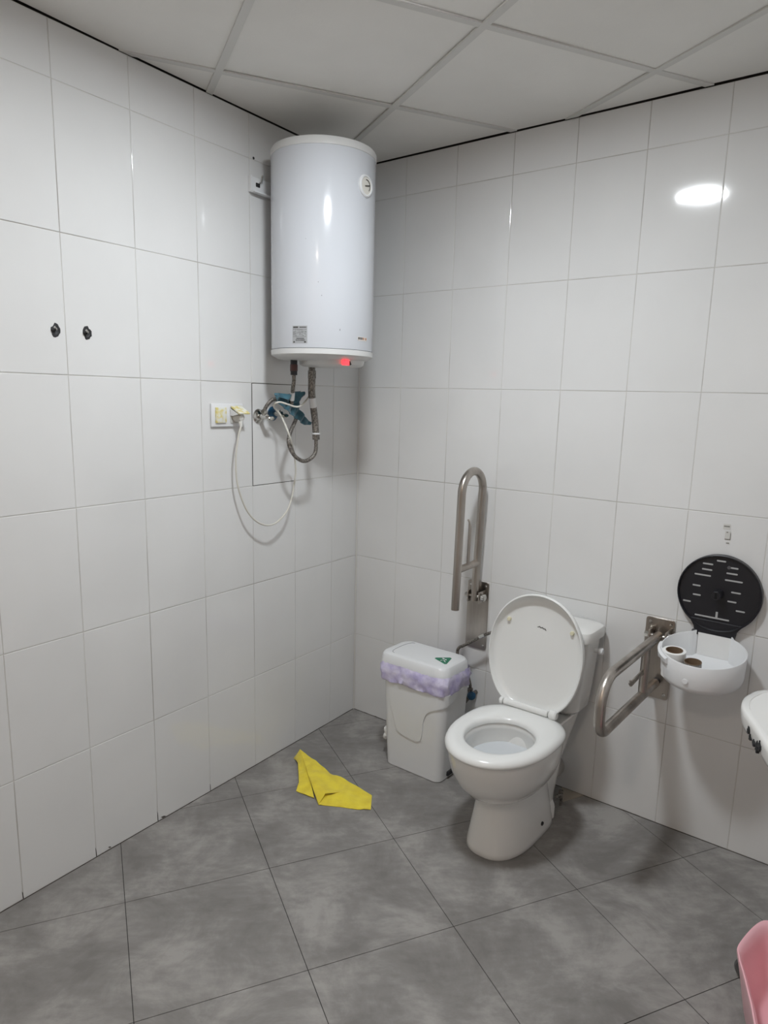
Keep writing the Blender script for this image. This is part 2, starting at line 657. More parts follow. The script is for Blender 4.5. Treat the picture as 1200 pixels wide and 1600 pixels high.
def wall_plug(s, z, seed, label):
    rr = random.Random(seed)
    r0 = root('wall_plug', label, 'wall plug', at(FL, s, 0, z), group='dark wall plugs in the left wall')
    bm = bm_new()
    K = 18
    rad = [0.0175 * rr.uniform(0.82, 1.15) for _ in range(K)]
    rings = []
    for f, n in ((1.0, 0.0002), (0.95, 0.0022), (0.6, 0.003), (0.45, 0.0015)):
        rings.append([FL(s + math.cos(2 * PI * k / K) * rad[k] * f * 0.8, n, z + math.sin(2 * PI * k / K) * rad[k] * f * 1.12) for k in range(K)])
    loft(bm, rings)
    obj('broken_hole_rim', bm, M_dark, r0)
    bm = bm_new()
    tube(bm, round_path([FL(s + 0.004, 0.001, z), FL(s + 0.004, 0.012, z + 0.002), FL(s + 0.012, 0.015, z + 0.008)], 0.004), 0.0028, seg=10)
    obj('metal_tip', bm, M_chrome, r0)
    return r0


wall_plug(1.484, 1.727, 2, 'dark broken wall plug in the left wall, farther left one beside a tile joint')
wall_plug(1.384, 1.727, 5, 'dark wall plug in the left wall, the one nearer the water heater')

bm = bm_new()
lathe(bm, [(0.0001, 0.0015), (0.004, 0.0015), (0.005, 0.0002)], FL(0.674, 0, 2.407), FL(0, 1, 0), seg=16)
tag(obj('screw_hole', bm, M_dark, M=at(FL, 0.674, 0, 2.407)), 'small dark screw hole in the left wall just above the heater bracket', 'hole')

# torn sticker remnant on right wall
bm = bm_new()
box(bm, FR, 1.620, 1.642, 0.0006, 0.0012, 1.150, 1.168)
box(bm, FR, 1.628, 1.645, 0.0006, 0.0014, 1.116, 1.143)
box(bm, FR, 1.636, 1.644, 0.0006, 0.0012, 1.102, 1.108)
st = tag(obj('sticker_remnant', bm, mat('old_glue', (0.62, 0.61, 0.58), 0.8), M=at(FR, 1.634, 0, 1.133), smooth=False), 'torn remains of a small pale sticker on the wall above the black disc', 'sticker')
bm = bm_new()
for a, b, c, d in ((1.622, 1.640, 1.158, 1.162), (1.628, 1.646, 1.115, 1.118), (1.644, 1.646, 1.115, 1.138), (1.632, 1.637, 1.138, 1.142), (1.634, 1.643, 1.102, 1.105)):
    box(bm, FR, a, b, 0.0014, 0.0017, c, d)
obj('dirty_edge', bm, mat('glue_dirt', (0.25, 0.24, 0.22), 0.9), st, smooth=False)

# ------------------------------------------------------------------ water heater
HC = FL(0.530, 0.2125, 0)
HR = 0.1925
heater = root('water_heater', 'tall white cylindrical electric water heater hung in the corner above the hoses', 'water heater', at(FL, 0.53, 0.2125, 1.685))


def hp(deg, z, r=HR):
    """point on the heater skin; 0 deg faces out of the left wall, + towards the wall's far end"""
    a = R_(deg)
    return HC + UL * (math.sin(a) * r) + NL * (math.cos(a) * r) + Z3 * z


bm = bm_new()
lathe(bm, [(HR - 0.004, 1.727), (HR - 0.001, 1.7275), (HR, 1.731), (HR, 2.398), (HR - 0.001, 2.401), (HR - 0.004, 2.402)], HC, Z3, seg=96)
obj('tank_body', bm, M_enamel, heater)
bm = bm_new()
lathe(bm, [(HR - 0.003, 2.4005), (HR + 0.0012, 2.4015), (HR + 0.0015, 2.420), (HR - 0.003, 2.428), (HR - 0.02, 2.434), (HR * 0.5, 2.445), (0.001, 2.448)], HC, Z3, seg=96)
obj('top_cap', bm, M_capw, heater)
bm = bm_new()
lathe(bm, [(0.001, 1.688), (HR * 0.6, 1.689), (HR - 0.022, 1.693), (HR - 0.010, 1.701), (HR - 0.002, 1.704), (HR + 0.0012, 1.707), (HR + 0.0015, 1.724), (HR - 0.003, 1.7262)], HC, Z3, seg=96)
obj('bottom_cap', bm, M_capw, heater)
# connection cover under the heater
bm = bm_new()
cc = HC + UL * -0.020 + NL * 0.030
rings = []
for f, z in ((0.5, 1.666), (0.80, 1.6675), (0.93, 1.670), (1.0, 1.676), (1.03, 1.692)):
    ring = []
    for k in range(48):
        a, b = sup(2 * PI * k / 48, 0.095 * f, 0.125 * f, 2.6)
        ring.append(cc + UL * a + NL * b + Z3 * z)
    rings.append(ring)
loft(bm, rings)
cover = obj('connection_cover', bm, M_capw, heater)
sw = cc + NL * 0.114 + UL * 0.062 + Z3 * 1.681
bm = bm_new()
for a0, a1, mi in ((-0.013, 0.013, 0),):
    pts = []
    rings = []
    for n_ in (-0.004, 0.010):
        rings.append([sw + UL * x + NL * n_ + Z3 * z for x, z in ((-0.013, -0.009), (0.013, -0.009), (0.013, 0.009), (-0.013, 0.009))])
    loft(bm, rings)
obj('power_switch', bm, M_red, heater, smooth=False, label='lit red rocker switch')
bm = bm_new()
cyl(bm, sw + UL * -0.023 + NL * -0.003, sw + UL * -0.023 + NL * 0.008, 0.008, seg=18)
obj('thermostat_knob', bm, M_dark, heater)
# thermometer
bm = bm_new()
lathe(bm, [(0.024, 0.001), (0.030, 0.001), (0.037, -0.002), (0.037, -0.006), (0.028, -0.006)], hp(0, 2.292), -NL * -1, seg=40, cap0=False, cap1=False)
lathe(bm, [(0.0375, -0.004), (0.0375, 0.003), (0.034, 0.006), (0.030, 0.006), (0.029, 0.002)], hp(0, 2.292), NL, seg=40, cap0=False, cap1=False)
th_ = obj('thermometer', bm, M_white, heater)
bm = bm_new()
lathe(bm, [(0.0001, 0.0030), (0.0295, 0.0030), (0.0295, 0.0)], hp(0, 2.292), NL, seg=40)
obj('dial_face', bm, mat('dial_cream', (0.74, 0.72, 0.66), 0.4), th_)
bm = bm_new()
ce = hp(0, 2.292)
tube(bm, [ce + NL * 0.005 + UL * (0.020 * math.cos(a) * -1) + Z3 * (0.020 * math.sin(a)) for a in [R_(x) for x in range(-45, 100, 8)]], 0.0012, seg=8)
tube(bm, [ce + NL * 0.0052 + UL * 0.008 + Z3 * -0.002, ce + NL * 0.0052 - UL * 0.019 + Z3 * 0.004], 0.0016, seg=8)
obj('dial_pointer', bm, M_ink, th_)


def skin_patch(d0, d1, z0, z1, off, mt, name, parent, n=8, label=None):
    bm = bm_new()
    rings = []
    for z, r in ((z0, HR - 0.0005), (z0, HR + off), (z1, HR + off), (z1, HR - 0.0005)):
        rings.append([hp(d0 + (d1 - d0) * k / n, z, r) for k in range(n + 1)])
    vr = [[bm.verts.new(p) for p in r] for r in rings]
    for a, b in zip(vr, vr[1:]):
        for i in range(n):
            bm.faces.new((a[i], a[i + 1], b[i + 1], b[i]))
    return obj(name, bm, mt, parent, smooth=False, label=label)


plate = skin_patch(66.5, 84.0, 1.742, 1.803, 0.0006, M_label, 'rating_label', heater, label='grey rating label')
rr = random.Random(11)
bm = bm_new()


def skin_bar(bm, d0, d1, z0, z1, off=0.0012):
    vs_ = [bm.verts.new(hp(d, z, HR + off)) for d, z in ((d0, z0), (d1, z0), (d1, z1), (d0, z1))]
    bm.faces.new(vs_)


z = 1.799
skin_bar(bm, 77, 83, 1.795, 1.800)
skin_bar(bm, 67.5, 75.5, 1.796, 1.799)
for k in range(9):
    z = 1.790 - k * 0.0032
    d = 83
    while d > 68.5:
        w = rr.uniform(0.8, 2.4)
        if rr.random() < 0.55 or (k % 4 == 0):
            skin_bar(bm, d, max(d - w, 67.4), z, z + 0.0012)
        d -= w + 0.5
skin_bar(bm, 70, 79, 1.7575, 1.7600)
d = 80
while d > 69:
    w = rr.uniform(0.2, 0.6)
    skin_bar(bm, d, d - w, 1.7500, 1.7560)
    d -= w + 0.35
skin_bar(bm, 81, 82.8, 1.744, 1.749)
skin_bar(bm, 68, 70, 1.744, 1.749)
obj('label_print', bm, M_ink, plate, smooth=False)
lg = skin_patch(-7.5, 8.8, 1.7605, 1.7745, 0.0005, mat('logo_ground', (0.70, 0.66, 0.62), 0.5), 'logo_sticker', heater, label='small logo sticker with dark letters')
bm = bm_new()
for k, (a, b) in enumerate(((8.0, 5.8), (5.2, 3.4), (2.9, 0.9))):
    skin_bar(bm, a, b, 1.7645, 1.7725, 0.0008)
skin_bar(bm, 8.3, -7.0, 1.7610, 1.7625, 0.0008)
obj('logo_letters', bm, M_ink, lg, smooth=False)
bm = bm_new()
skin_bar(bm, 0.2, -6.8, 1.7645, 1.7725, 0.0008)
obj('logo_block', bm, M_orange, lg, smooth=False)
# chipped paint
for d, z, w, h in ((32, 1.789, 0.9, 0.007), (69, 2.094, 0.7, 0.002), (55.5, 1.95, 0.8, 0.003), (52, 1.905, 1.0, 0.003)):
    bm = bm_new()
    skin_bar(bm, d, d - w, z, z + h, 0.0004)
    obj('paint_chip', bm, mat('chip_grey', (0.28, 0.28, 0.30), 0.6), heater, smooth=False)
# wall bracket
bm = bm_new()
box(bm, FL, 0.40, 0.703, 0.0005, 0.012, 2.287, 2.340, bev=0.002)
box(bm, FL, 0.40, 0.700, 0.010, 0.03, 2.283, 2.289, bev=0.0015)
box(bm, FL, 0.696, 0.7045, 0.0005, 0.016, 2.285, 2.342, bev=0.002)
br = obj('wall_bracket', bm, M_white, heater)
bm = bm_new()
box(bm, FL, 0.655, 0.676, 0.0115, 0.0135, 2.308, 2.322, bev=0.002)
obj('bracket_slot', bm, M_dark, br)
bm = bm_new()
tube(bm, [FL(0.655, 0.0, 2.325), FL(0.655, 0.02, 2.325), FL(0.655, 0.026, 2.348)], 0.004, seg=10)
obj('bracket_hook', bm, M_chrome, br)
bm = bm_new()
box(bm, FL, 0.47, 0.56, 0.010, 0.030, 2.24, 2.33, bev=0.002)
obj('bracket_plate', bm, M_white, br)
bm = bm_new()
box(bm, FL, 0.47, 0.56, 0.002, 0.030, 1.86, 1.90, bev=0.002)
obj('bracket_plate', bm, M_white, br)

# pipe unions below the heater
P1 = (0.622, 0.150)
P2 = (0.516, 0.150)
bm = bm_new()
cyl(bm, FL(*P1, 1.700), FL(*P1, 1.646), 0.013)
cyl(bm, FL(*P1, 1.650), FL(*P1, 1.634), 0.0135, seg=6)
un = obj('pipe_union', bm, M_dark, heater)
bm = bm_new()
cyl(bm, FL(*P1, 1.673), FL(*P1, 1.649), 0.0145, seg=18)
obj('union_sleeve', bm, M_rust, un, label='dark red sleeve')
bm = bm_new()
cyl(bm, FL(*P2, 1.700), FL(*P2, 1.655), 0.013)
cyl(bm, FL(*P2, 1.655), FL(*P2, 1.625), 0.0165, seg=6)
obj('pipe_union', bm, M_hose, heater)

# hoses ---------------------------------------------------------------
V1 = (0.664, 1.474)     # left valve
V2 = (0.582, 1.484)     # blue valve
h1 = root('braided_hose', 'short steel hose curving from the left chrome valve into the teal rag', 'hose', at(FL, 0.65, 0, 1.50))
bm = bm_new()
tube(bm, smooth_path([FL(0.668, 0.036, 1.492), FL(0.662, 0.045, 1.515), FL(0.645, 0.055, 1.537), FL(0.620, 0.060, 1.541), FL(0.600, 0.062, 1.527)]), 0.0075)
obj('hose', bm, M_hose, h1)
bm = bm_new()
cyl(bm, FL(0.668, 0.034, 1.486), FL(0.667, 0.038, 1.500), 0.011, seg=6)
obj('nut', bm, M_chrome, h1)

h2 = root('braided_hose', 'thin steel hose running straight down from the dark red union', 'hose', at(FL, P1[0], P1[1], 1.635))
bm = bm_new()
tube(bm, smooth_path([FL(*P1, 1.636), FL(P1[0] - 0.002, 0.148, 1.61), FL(P1[0] - 0.008, 0.138, 1.585), FL(P1[0] - 0.020, 0.125, 1.565), FL(P1[0] - 0.032, 0.110, 1.525)]), 0.0075)
obj('hose', bm, M_hose, h2)
bm = bm_new()
cyl(bm, FL(P1[0] - 0.018, 0.127, 1.570), FL(P1[0] - 0.028, 0.115, 1.540), 0.010, seg=12)
obj('white_ferrule', bm, M_white, h2)

# long hose: from second pipe, down, U-turn back up behind the rag to the blue valve
h3 = root('braided_hose', 'long steel hose with thick rod-like upper stretch and a U-bend below the heater', 'hose', at(FL, P2[0], P2[1], 1.625))
bm = bm_new()
tube(bm, smooth_path([FL(0.516, 0.150, 1.628), FL(0.517, 0.150, 1.60), FL(0.517, 0.150, 1.572), FL(0.513, 0.149, 1.55)]), 0.0145)
obj('upper_sleeve', bm, M_hose, h3)
bm = bm_new()
tube(bm, [FL(0.513, 0.149, 1.552), FL(0.505, 0.149, 1.512)], 0.0135)
obj('wrapped_tape', bm, M_white, h3)
bm = bm_new()
tube(bm, [FL(0.505, 0.149, 1.514), FL(0.493, 0.148, 1.46), FL(0.487, 0.148, 1.405)], 0.0135)
obj('lower_sleeve', bm, M_hose, h3)
bm = bm_new()
cyl(bm, FL(0.487, 0.148, 1.408), FL(0.486, 0.148, 1.385), 0.0155, seg=6)
obj('nut', bm, M_hose, h3)
bm = bm_new()
cyl(bm, FL(0.486, 0.148, 1.412), FL(0.486, 0.148, 1.406), 0.0165, seg=20)
obj('nut_ring', bm, M_white, h3)
bm = bm_new()
tube(bm, smooth_path([FL(0.486, 0.148, 1.392), FL(0.4863, 0.146, 1.3380), FL(0.5092, 0.142, 1.3106), FL(0.5492, 0.136, 1.3010), FL(0.5899, 0.128, 1.3218), FL(0.6087, 0.118, 1.3572), FL(0.6050, 0.108, 1.3890), FL(0.5756, 0.095, 1.4226), FL(0.5344, 0.082, 1.4617), FL(0.5111, 0.075, 1.4969)]), 0.0078)
obj('hose', bm, M_hose, h3)


def wall_valve(s, z, mt_ring, label):
    v = root('angle_valve', label, 'valve', at(FL, s, 0, z))
    bm = bm_new()
    lathe(bm, [(0.0285, 0.0016), (0.0285, 0.0035), (0.022, 0.008), (0.012, 0.010)], FL(s, 0, z), FL(0, 1, 0), seg=32)
    obj('wall_flange', bm, mt_ring, v)
    bm = bm_new()
    cyl(bm, FL(s, 0.006, z), FL(s, 0.050, z), 0.010)
    cyl(bm, FL(s, 0.034, z), FL(s, 0.034, z + 0.016), 0.009)
    obj('valve_body', bm, M_chrome, v)
    bm = bm_new()
    rings = []
    for n_, a, b in ((0.046, 0.006, 0.006), (0.050, 0.014, 0.009), (0.064, 0.017, 0.009), (0.068, 0.013, 0.006)):
        rings.append([FL(s - 0.008 + sup(2 * PI * k / 20, a, b)[0], n_, z - 0.006 + sup(2 * PI * k / 20, a, b)[1]) for k in range(20)])
    loft(bm, rings)
    obj('handle', bm, M_chrome, v)
    return v


wall_valve(V1[0], V1[1], M_chrome, 'chrome angle valve on the left wall with round chrome flange, nearest the socket')
wall_valve(V2[0], V2[1], M_blue, 'chrome angle valve with blue ring on the left wall, under the teal rag')

# teal rag --------------------------------------------------------------
rag_pts = {}


def cloth_from_outline(name, F, outline, hfun, mt, parent=None, M=None, res=46, thick=0.003, label=None):
    """fill a 2-D outline (a, b) with a dense grid and push it along the third axis by hfun(a, b)"""
    xs = [p[0] for p in outline]
    ys = [p[1] for p in outline]
    x0, x1, y0, y1 = min(xs), max(xs), min(ys), max(ys)

    bm = bm_new()
    vs_ = [bm.verts.new((p[0], p[1], 0)) for p in outline]
    f = bm.faces.new(vs_)
    step = max(x1 - x0, y1 - y0) / res
    for axis, lo_, hi in ((0, x0, x1), (1, y0, y1)):
        c = lo_ + step
        while c < hi:
            co = (c, 0, 0) if axis == 0 else (0, c, 0)
            no = (1, 0, 0) if axis == 0 else (0, 1, 0)
            bmesh.ops.bisect_plane(bm, geom=bm.verts[:] + bm.edges[:] + bm.faces[:], plane_co=co, plane_no=no)
            c += step
    bmesh.ops.triangulate(bm, faces=[f for f in bm.faces if len(f.verts) > 4])
    bm.verts.index_update()
    co = [(v.co.x, v.co.y) for v in bm.verts]
    faces = [[v.index for v in f.verts] for f in bm.faces]
    bound = [(e.verts[0].index, e.verts[1].index) for e in bm.edges if len(e.link_faces) == 1]
    bm.free()
    bm = bm_new()
    A = [bm.verts.new(F(a, b, hfun(a, b))) for a, b in co]
    B = [bm.verts.new(F(a, b, hfun(a, b) + thick)) for a, b in co]
    for f in faces:
        bm.faces.new([A[i] for i in f][::-1])
        bm.faces.new([B[i] for i in f])
    for i, j in bound:
        bm.faces.new((A[i], A[j], B[j], B[i]))
    return obj(name, bm, mt, parent, M, angle=60, label=label)


def FLp(a, b, h):    # outline in the wall's plane (s, z), height away from the wall
    return FL(a, h, b)


rag = root('teal_rag', 'crumpled teal rag tied round the pipes below the water heater', 'rag', at(FL, 0.56, 0.05, 1.40))
ro = [(0.6733, 1.5604), (0.6662, 1.5653), (0.6305, 1.5636), (0.594, 1.5627), (0.553, 1.5724), (0.5187, 1.5756), (0.5186, 1.5593), (0.5281, 1.5341), (0.5223, 1.5051), (0.5028, 1.4835), (0.4489, 1.4508), (0.4549, 1.4405), (0.4947, 1.4412), (0.5376, 1.4648), (0.5755, 1.4802), (0.6126, 1.5026), (0.6487, 1.527), (0.6699, 1.5449)]


def rag_h(a, b):
    v = mnoise.noise(Vector((a * 14, b * 16, 3.1)))
    w = 0.6 * mnoise.noise(Vector((a * 26 + b * 20, b * 28, 1.1)))
    ridge = abs(math.sin((a + b * 0.8) * 62)) * 0.010
    return 0.085 + v * 0.02 + w * 0.010 + ridge


cloth_from_outline('rag_cloth', FLp, ro, rag_h, M_teal, rag, res=40, thick=0.004)
ro2 = [(0.672, 1.556), (0.650, 1.566), (0.610, 1.560), (0.570, 1.566), (0.530, 1.574), (0.520, 1.560), (0.545, 1.548), (0.560, 1.532), (0.590, 1.528), (0.625, 1.540)]
cloth_from_outline('rag_fold', FLp, ro2, lambda a, b: 0.108 + 0.010 * math.sin(a * 80 + b * 70) + 0.01 * mnoise.noise(Vector((a * 30, b * 30, 7))), M_teal, rag, res=30, thick=0.005)

# ------------------------------------------------------------------ socket and cable
so = root('wall_socket', 'double white wall socket with yellowed flap covers on the left wall', 'socket', at(FL, 0.832, 0, 1.435))
bm = bm_new()
box(bm, FL, 0.753, 0.909, 0.0005, 0.010, 1.437, 1.522, bev=0.003, seg=3)
fr_ = obj('frame', bm, M_white, so)
bm = bm_new()
box(bm, FL, 0.842, 0.893, 0.009, 0.017, 1.452, 1.508, bev=0.002)
obj('flap_cover', bm, M_stained, so, label='closed yellow-stained cover')
bm = bm_new()
box(bm, FL, 0.768, 0.820, 0.009, 0.014, 1.450, 1.508, bev=0.002)
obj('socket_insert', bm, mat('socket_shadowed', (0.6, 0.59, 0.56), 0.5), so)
bm = bm_new()
# raised flap, hinged at top
fl0 = [(0.767, 0.014, 1.510), (0.821, 0.014, 1.510), (0.821, 0.060, 1.484), (0.767, 0.060, 1.484)]
loft(bm, [[FL(*p) for p in fl0], [FL(p[0], p[1] + 0.002, p[2] + 0.004) for p in fl0]])
obj('flap_cover', bm, M_stained, so, smooth=False, label='lifted yellow-stained cover')
bm = bm_new()
loft(bm, [[FL(a, b, c) for a, b, c in ((0.820, 0.012, 1.505), (0.8215, 0.012, 1.505), (0.8215, 0.055, 1.484), (0.820, 0.055, 1.484))], [FL(a, b, c) for a, b, c in ((0.820, 0.012, 1.478), (0.8215, 0.012, 1.478), (0.8215, 0.028, 1.478), (0.820, 0.028, 1.478))]])
obj('flap_side', bm, M_white, so, smooth=False)

ca = root('power_cable', 'white power cable hanging in a loop from the socket to the water heater', 'cable', at(FL, 0.79, 0.02, 1.45))
bm = bm_new()
lathe(bm, [(0.018, 0.0), (0.0195, 0.006), (0.0195, 0.022), (0.013, 0.034), (0.007, 0.036)], FL(0.794, 0.013, 1.475), FL(0, 1, -0.15), seg=28)
cyl(bm, FL(0.794, 0.036, 1.466), FL(0.799, 0.046, 1.436), 0.009, 0.005)
obj('plug', bm, mat('plug_white', (0.68, 0.67, 0.63), 0.4), ca)
bm = bm_new()
cab = [FL(0.799, 0.046, 1.440), FL(0.812, 0.044, 1.40), FL(0.822, 0.040, 1.32), FL(0.815, 0.040, 1.22), FL(0.775, 0.045, 1.12), FL(0.715, 0.052, 1.062), FL(0.645, 0.060, 1.048),
       FL(0.570, 0.060, 1.085), FL(0.530, 0.056, 1.14), FL(0.5115, 0.055, 1.2071), FL(0.5093, 0.060, 1.2550), FL(0.5341, 0.075, 1.3178), FL(0.6202, 0.135, 1.3811), FL(0.6421, 0.135, 1.4261), FL(0.6255, 0.100, 1.4586), FL(0.6219, 0.080, 1.4825), FL(0.6417, 0.075, 1.5021), FL(0.6683, 0.090, 1.5146), FL(0.6843, 0.115, 1.5272), FL(0.6703, 0.125, 1.5311), FL(0.6383, 0.135, 1.5232), FL(0.6036, 0.140, 1.5150), FL(0.5757, 0.145, 1.5189), FL(0.5183, 0.125, 1.5411), FL(0.4892, 0.120, 1.5690), FL(0.4797, 0.125, 1.6145), FL(0.4939, 0.140, 1.6539)]
tube(bm, smooth_path(cab, 8), 0.0036, seg=10)
obj('cord', bm, M_cable, ca)

# ------------------------------------------------------------------ toilet
TC = 1.095
toilet = root('toilet', 'white porcelain close-coupled toilet with raised lid between the two steel bars', 'toilet', at(FR, TC, 0.35, 0))
NSEG = 64


def tring(cn, af, ab, aw, z, e=2.2, eb=None, cs=TC):
    """horizontal ring: front semi-axis af, back ab, half-width aw"""
    out = []
    for k in range(NSEG):
        t_ = 2 * PI * k / NSEG
        c, s = math.cos(t_), math.sin(t_)
        ee = e if c >= 0 else (eb or e)
        x = math.copysign(abs(s) ** (2 / ee), s) * aw
        y = math.copysign(abs(c) ** (2 / ee), c) * (af if c >= 0 else ab)
        out.append(FR(cs + x, cn + y, z))
    return out


# pan outer surface
bm = bm_new()
prof = [  # cn, front, back, width, z, exp front, exp back
    (0.400, 0.204, 0.185, 0.112, 0.000, 2.5, 5.0),
    (0.400, 0.207, 0.185, 0.115, 0.004, 2.5, 5.0),
    (0.400, 0.204, 0.180, 0.113, 0.020, 2.5, 5.0),
    (0.400, 0.190, 0.170, 0.104, 0.090, 2.4, 4.5),
    (0.400, 0.178, 0.165, 0.097, 0.150, 2.3, 4.0),
    (0.402, 0.172, 0.168, 0.095, 0.192, 2.2, 3.5),
    (0.405, 0.173, 0.172, 0.097, 0.203, 2.2, 3.2),
    (0.418, 0.190, 0.190, 0.112, 0.212, 2.2, 3.0),
    (0.430, 0.212, 0.205, 0.130, 0.232, 2.1, 2.8),
    (0.445, 0.232, 0.220, 0.150, 0.268, 2.1, 2.6),
    (0.455, 0.247, 0.230, 0.165, 0.312, 2.1, 2.6),
    (0.462, 0.253, 0.236, 0.171, 0.355, 2.1, 2.6),
    (0.465, 0.256, 0.238, 0.174, 0.385, 2.1, 2.6),
    (0.465, 0.254, 0.237, 0.172, 0.396, 2.1, 2.6),
    (0.465, 0.246, 0.232, 0.166, 0.400, 2.1, 2.6),
    # inward over the rim and down inside the bowl
    (0.505, 0.145, 0.140, 0.122, 0.400, 2.0, 2.0),
    (0.505, 0.138, 0.134, 0.116, 0.392, 2.0, 2.0),
    (0.505, 0.140, 0.136, 0.118, 0.375, 2.0, 2.0),
    (0.503, 0.146, 0.142, 0.122, 0.350, 2.0, 2.0),
    (0.500, 0.135, 0.135, 0.112, 0.310, 2.0, 2.0),
    (0.490, 0.115, 0.110, 0.094, 0.270, 2.0, 2.0),
    (0.475, 0.085, 0.080, 0.070, 0.238, 2.0, 2.0),
    (0.465, 0.060, 0.055, 0.052, 0.205, 2.0, 2.0),
]
rings = [tring(c, f, b, w, z, e, eb) for c, f, b, w, z, e, eb in prof]
loft(bm, rings)
obj('pan', bm, M_porc, toilet, angle=50)
# rear foot and outlet housing
bm = bm_new()
rings = []
for z, w, n0, n1 in ((0.0, 0.092, 0.19, 0.40), (0.10, 0.088, 0.175, 0.40), (0.22, 0.088, 0.12, 0.40), (0.30, 0.095, 0.06, 0.38), (0.355, 0.105, 0.035, 0.36), (0.392, 0.112, 0.03, 0.34), (0.397, 0.108, 0.035, 0.33)):
    ring = []
    for k in range(40):
        a, b = sup(2 * PI * k / 40, w, (n1 - n0) / 2, 5)
        ring.append(FR(TC + a, (n0 + n1) / 2 + b, z))
    rings.append(ring)
loft(bm, rings)
obj('rear_body', bm, M_porc, toilet)
# side rib and bolt hole
bm = bm_new()
for sg in (1, -1):
    loft(bm, [[FR(TC + sg * 0.080, n, z) for n, z in ((0.215, 0.001), (0.40, 0.001), (0.33, 0.085), (0.215, 0.085))], [FR(TC + sg * 0.100, n, z) for n, z in ((0.222, 0.001), (0.39, 0.001), (0.33, 0.055), (0.222, 0.055))]])
bmesh.ops.bevel(bm, geom=bm.edges[:], offset=0.004, segments=2, affect='EDGES')
obj('foot_flange', bm, M_porc, toilet)
bm = bm_new()
cyl(bm, FR(TC + 0.090, 0.352, 0.048), FR(TC + 0.1125, 0.356, 0.048), 0.0075, seg=20)
obj('bolt_hole', bm, M_dark, toilet)
# water
bm = bm_new()
loft(bm, [tring(0.470, 0.06, 0.055, 0.05, 0.212, 2.0), tring(0.5010, 0.1385, 0.1375, 0.1145, 0.325, 2.0)])
obj('water', bm, mat('bowl_water', (0.66, 0.69, 0.72), 0.03, coat=0.6), toilet)

# seat ring
bm = bm_new()
K = 72
rings = []
for k in range(K):
    t_ = 2 * PI * k / K
    c, s = math.cos(t_), math.sin(t_)
    e = 2.1 if c >= 0 else 2.9
    ox = math.copysign(abs(s) ** (2 / e), s) * 0.184
    oy = 0.470 + math.copysign(abs(c) ** (2 / e), c) * (0.262 if c >= 0 else 0.212)
    ix = s * 0.117
    iy = 0.512 + c * 0.137
    pr = [(0.0, 0.402), (0.0, 0.412), (0.05, 0.419), (0.15, 0.4235), (0.35, 0.4270), (0.6, 0.4285), (0.82, 0.4255), (0.94, 0.4190), (1.0, 0.4100), (0.995, 0.4035), (0.96, 0.401)]
    rings.append([FR(TC + ix + (ox - ix) * f, iy + (oy - iy) * f, z) for f, z in pr])
torus_loft(bm, rings)
obj('seat', bm, M_seat, toilet, angle=60)

# lid: leaning back against the cistern
LT = 0.10


def lidp(x, h, d):
    """x across, h up the lid from its hinge line, d out of its face towards the room"""
    cn, cz = 0.270, 0.432
    up = (-LT, 1.0)
    L = math.hypot(*up)
    un, uz = up[0] / L, up[1] / L
    return FR(TC - 0.012 + x, cn + un * h + uz * d, cz + uz * h - un * d)


def lid_outline(f, grow=0.0, K=80):
    out = []
    for k in range(K):
        t_ = 2 * PI * k / K
        c, s = math.cos(t_), math.sin(t_)
        e = 2.1 if c >= 0 else 3.0
        x = math.copysign(abs(s) ** (2 / e), s) * (0.189 * f + grow)
        y = math.copysign(abs(c) ** (2 / e), c) * ((0.228 if c >= 0 else 0.222) * f + grow)
        # narrower towards the hinge
        if y < 0:
            x *= 1 - 0.20 * (-y / 0.222) ** 1.5
        out.append((x, 0.203 + y))
    return out


bm = bm_new()
rings = []
for f, g_, d in ((0.90, 0, -0.024), (0.97, 0, -0.019), (0.998, 0, -0.006), (1.0, 0, 0.008), (0.990, 0, 0.0115), (0.975, 0, 0.0115), (0.966, 0, 0.007), (0.945, 0, -0.006), (0.90, 0, -0.014), (0.82, 0, -0.0185), (0.5, 0, -0.0195), (0.02, 0, -0.0195)):
    rings.append([lidp(x, h, d) for x, h in lid_outline(f)])
loft(bm, rings)
lid = obj('lid', bm, M_seat, toilet, angle=60)
for x in (-0.126, 0.127):
    bm = bm_new()
    lathe(bm, [(0.0075, 0.0), (0.008, 0.008), (0.0065, 0.013), (0.0001, 0.0135)], lidp(x, 0.312, -0.021), lidp(0, 0, 1) - lidp(0, 0, 0), seg=18)
    obj('bumper', bm, M_bumper, lid)
bm = bm_new()
ink = [(-0.017, 0.3045), (-0.010, 0.309), (-0.005, 0.3045), (0.002, 0.3075), (0.006, 0.303), (0.012, 0.304), (0.017, 0.299)]
tube(bm, [lidp(x + 0.008, h, -0.0185) for x, h in ink], 0.0014, seg=6)
obj('logo_mark', bm, M_ink, lid)
# hinge bar
bm = bm_new()
hg = 0.287
cyl(bm, FR(TC - 0.108, hg, 0.438), FR(TC + 0.072, hg, 0.438), 0.012, bev=0.003)
obj('hinge_bar', bm, M_seat, toilet)
bm = bm_new()
cyl(bm, FR(TC + 0.076, hg - 0.002, 0.438), FR(TC + 0.106, hg - 0.002, 0.440), 0.017, bev=0.005)
obj('hinge_cap', bm, M_seat, toilet)
bm = bm_new()
cyl(bm, FR(TC - 0.126, hg - 0.002, 0.436), FR(TC - 0.111, hg - 0.002, 0.436), 0.013, bev=0.003)
obj('hinge_cap', bm, M_seat, toilet)
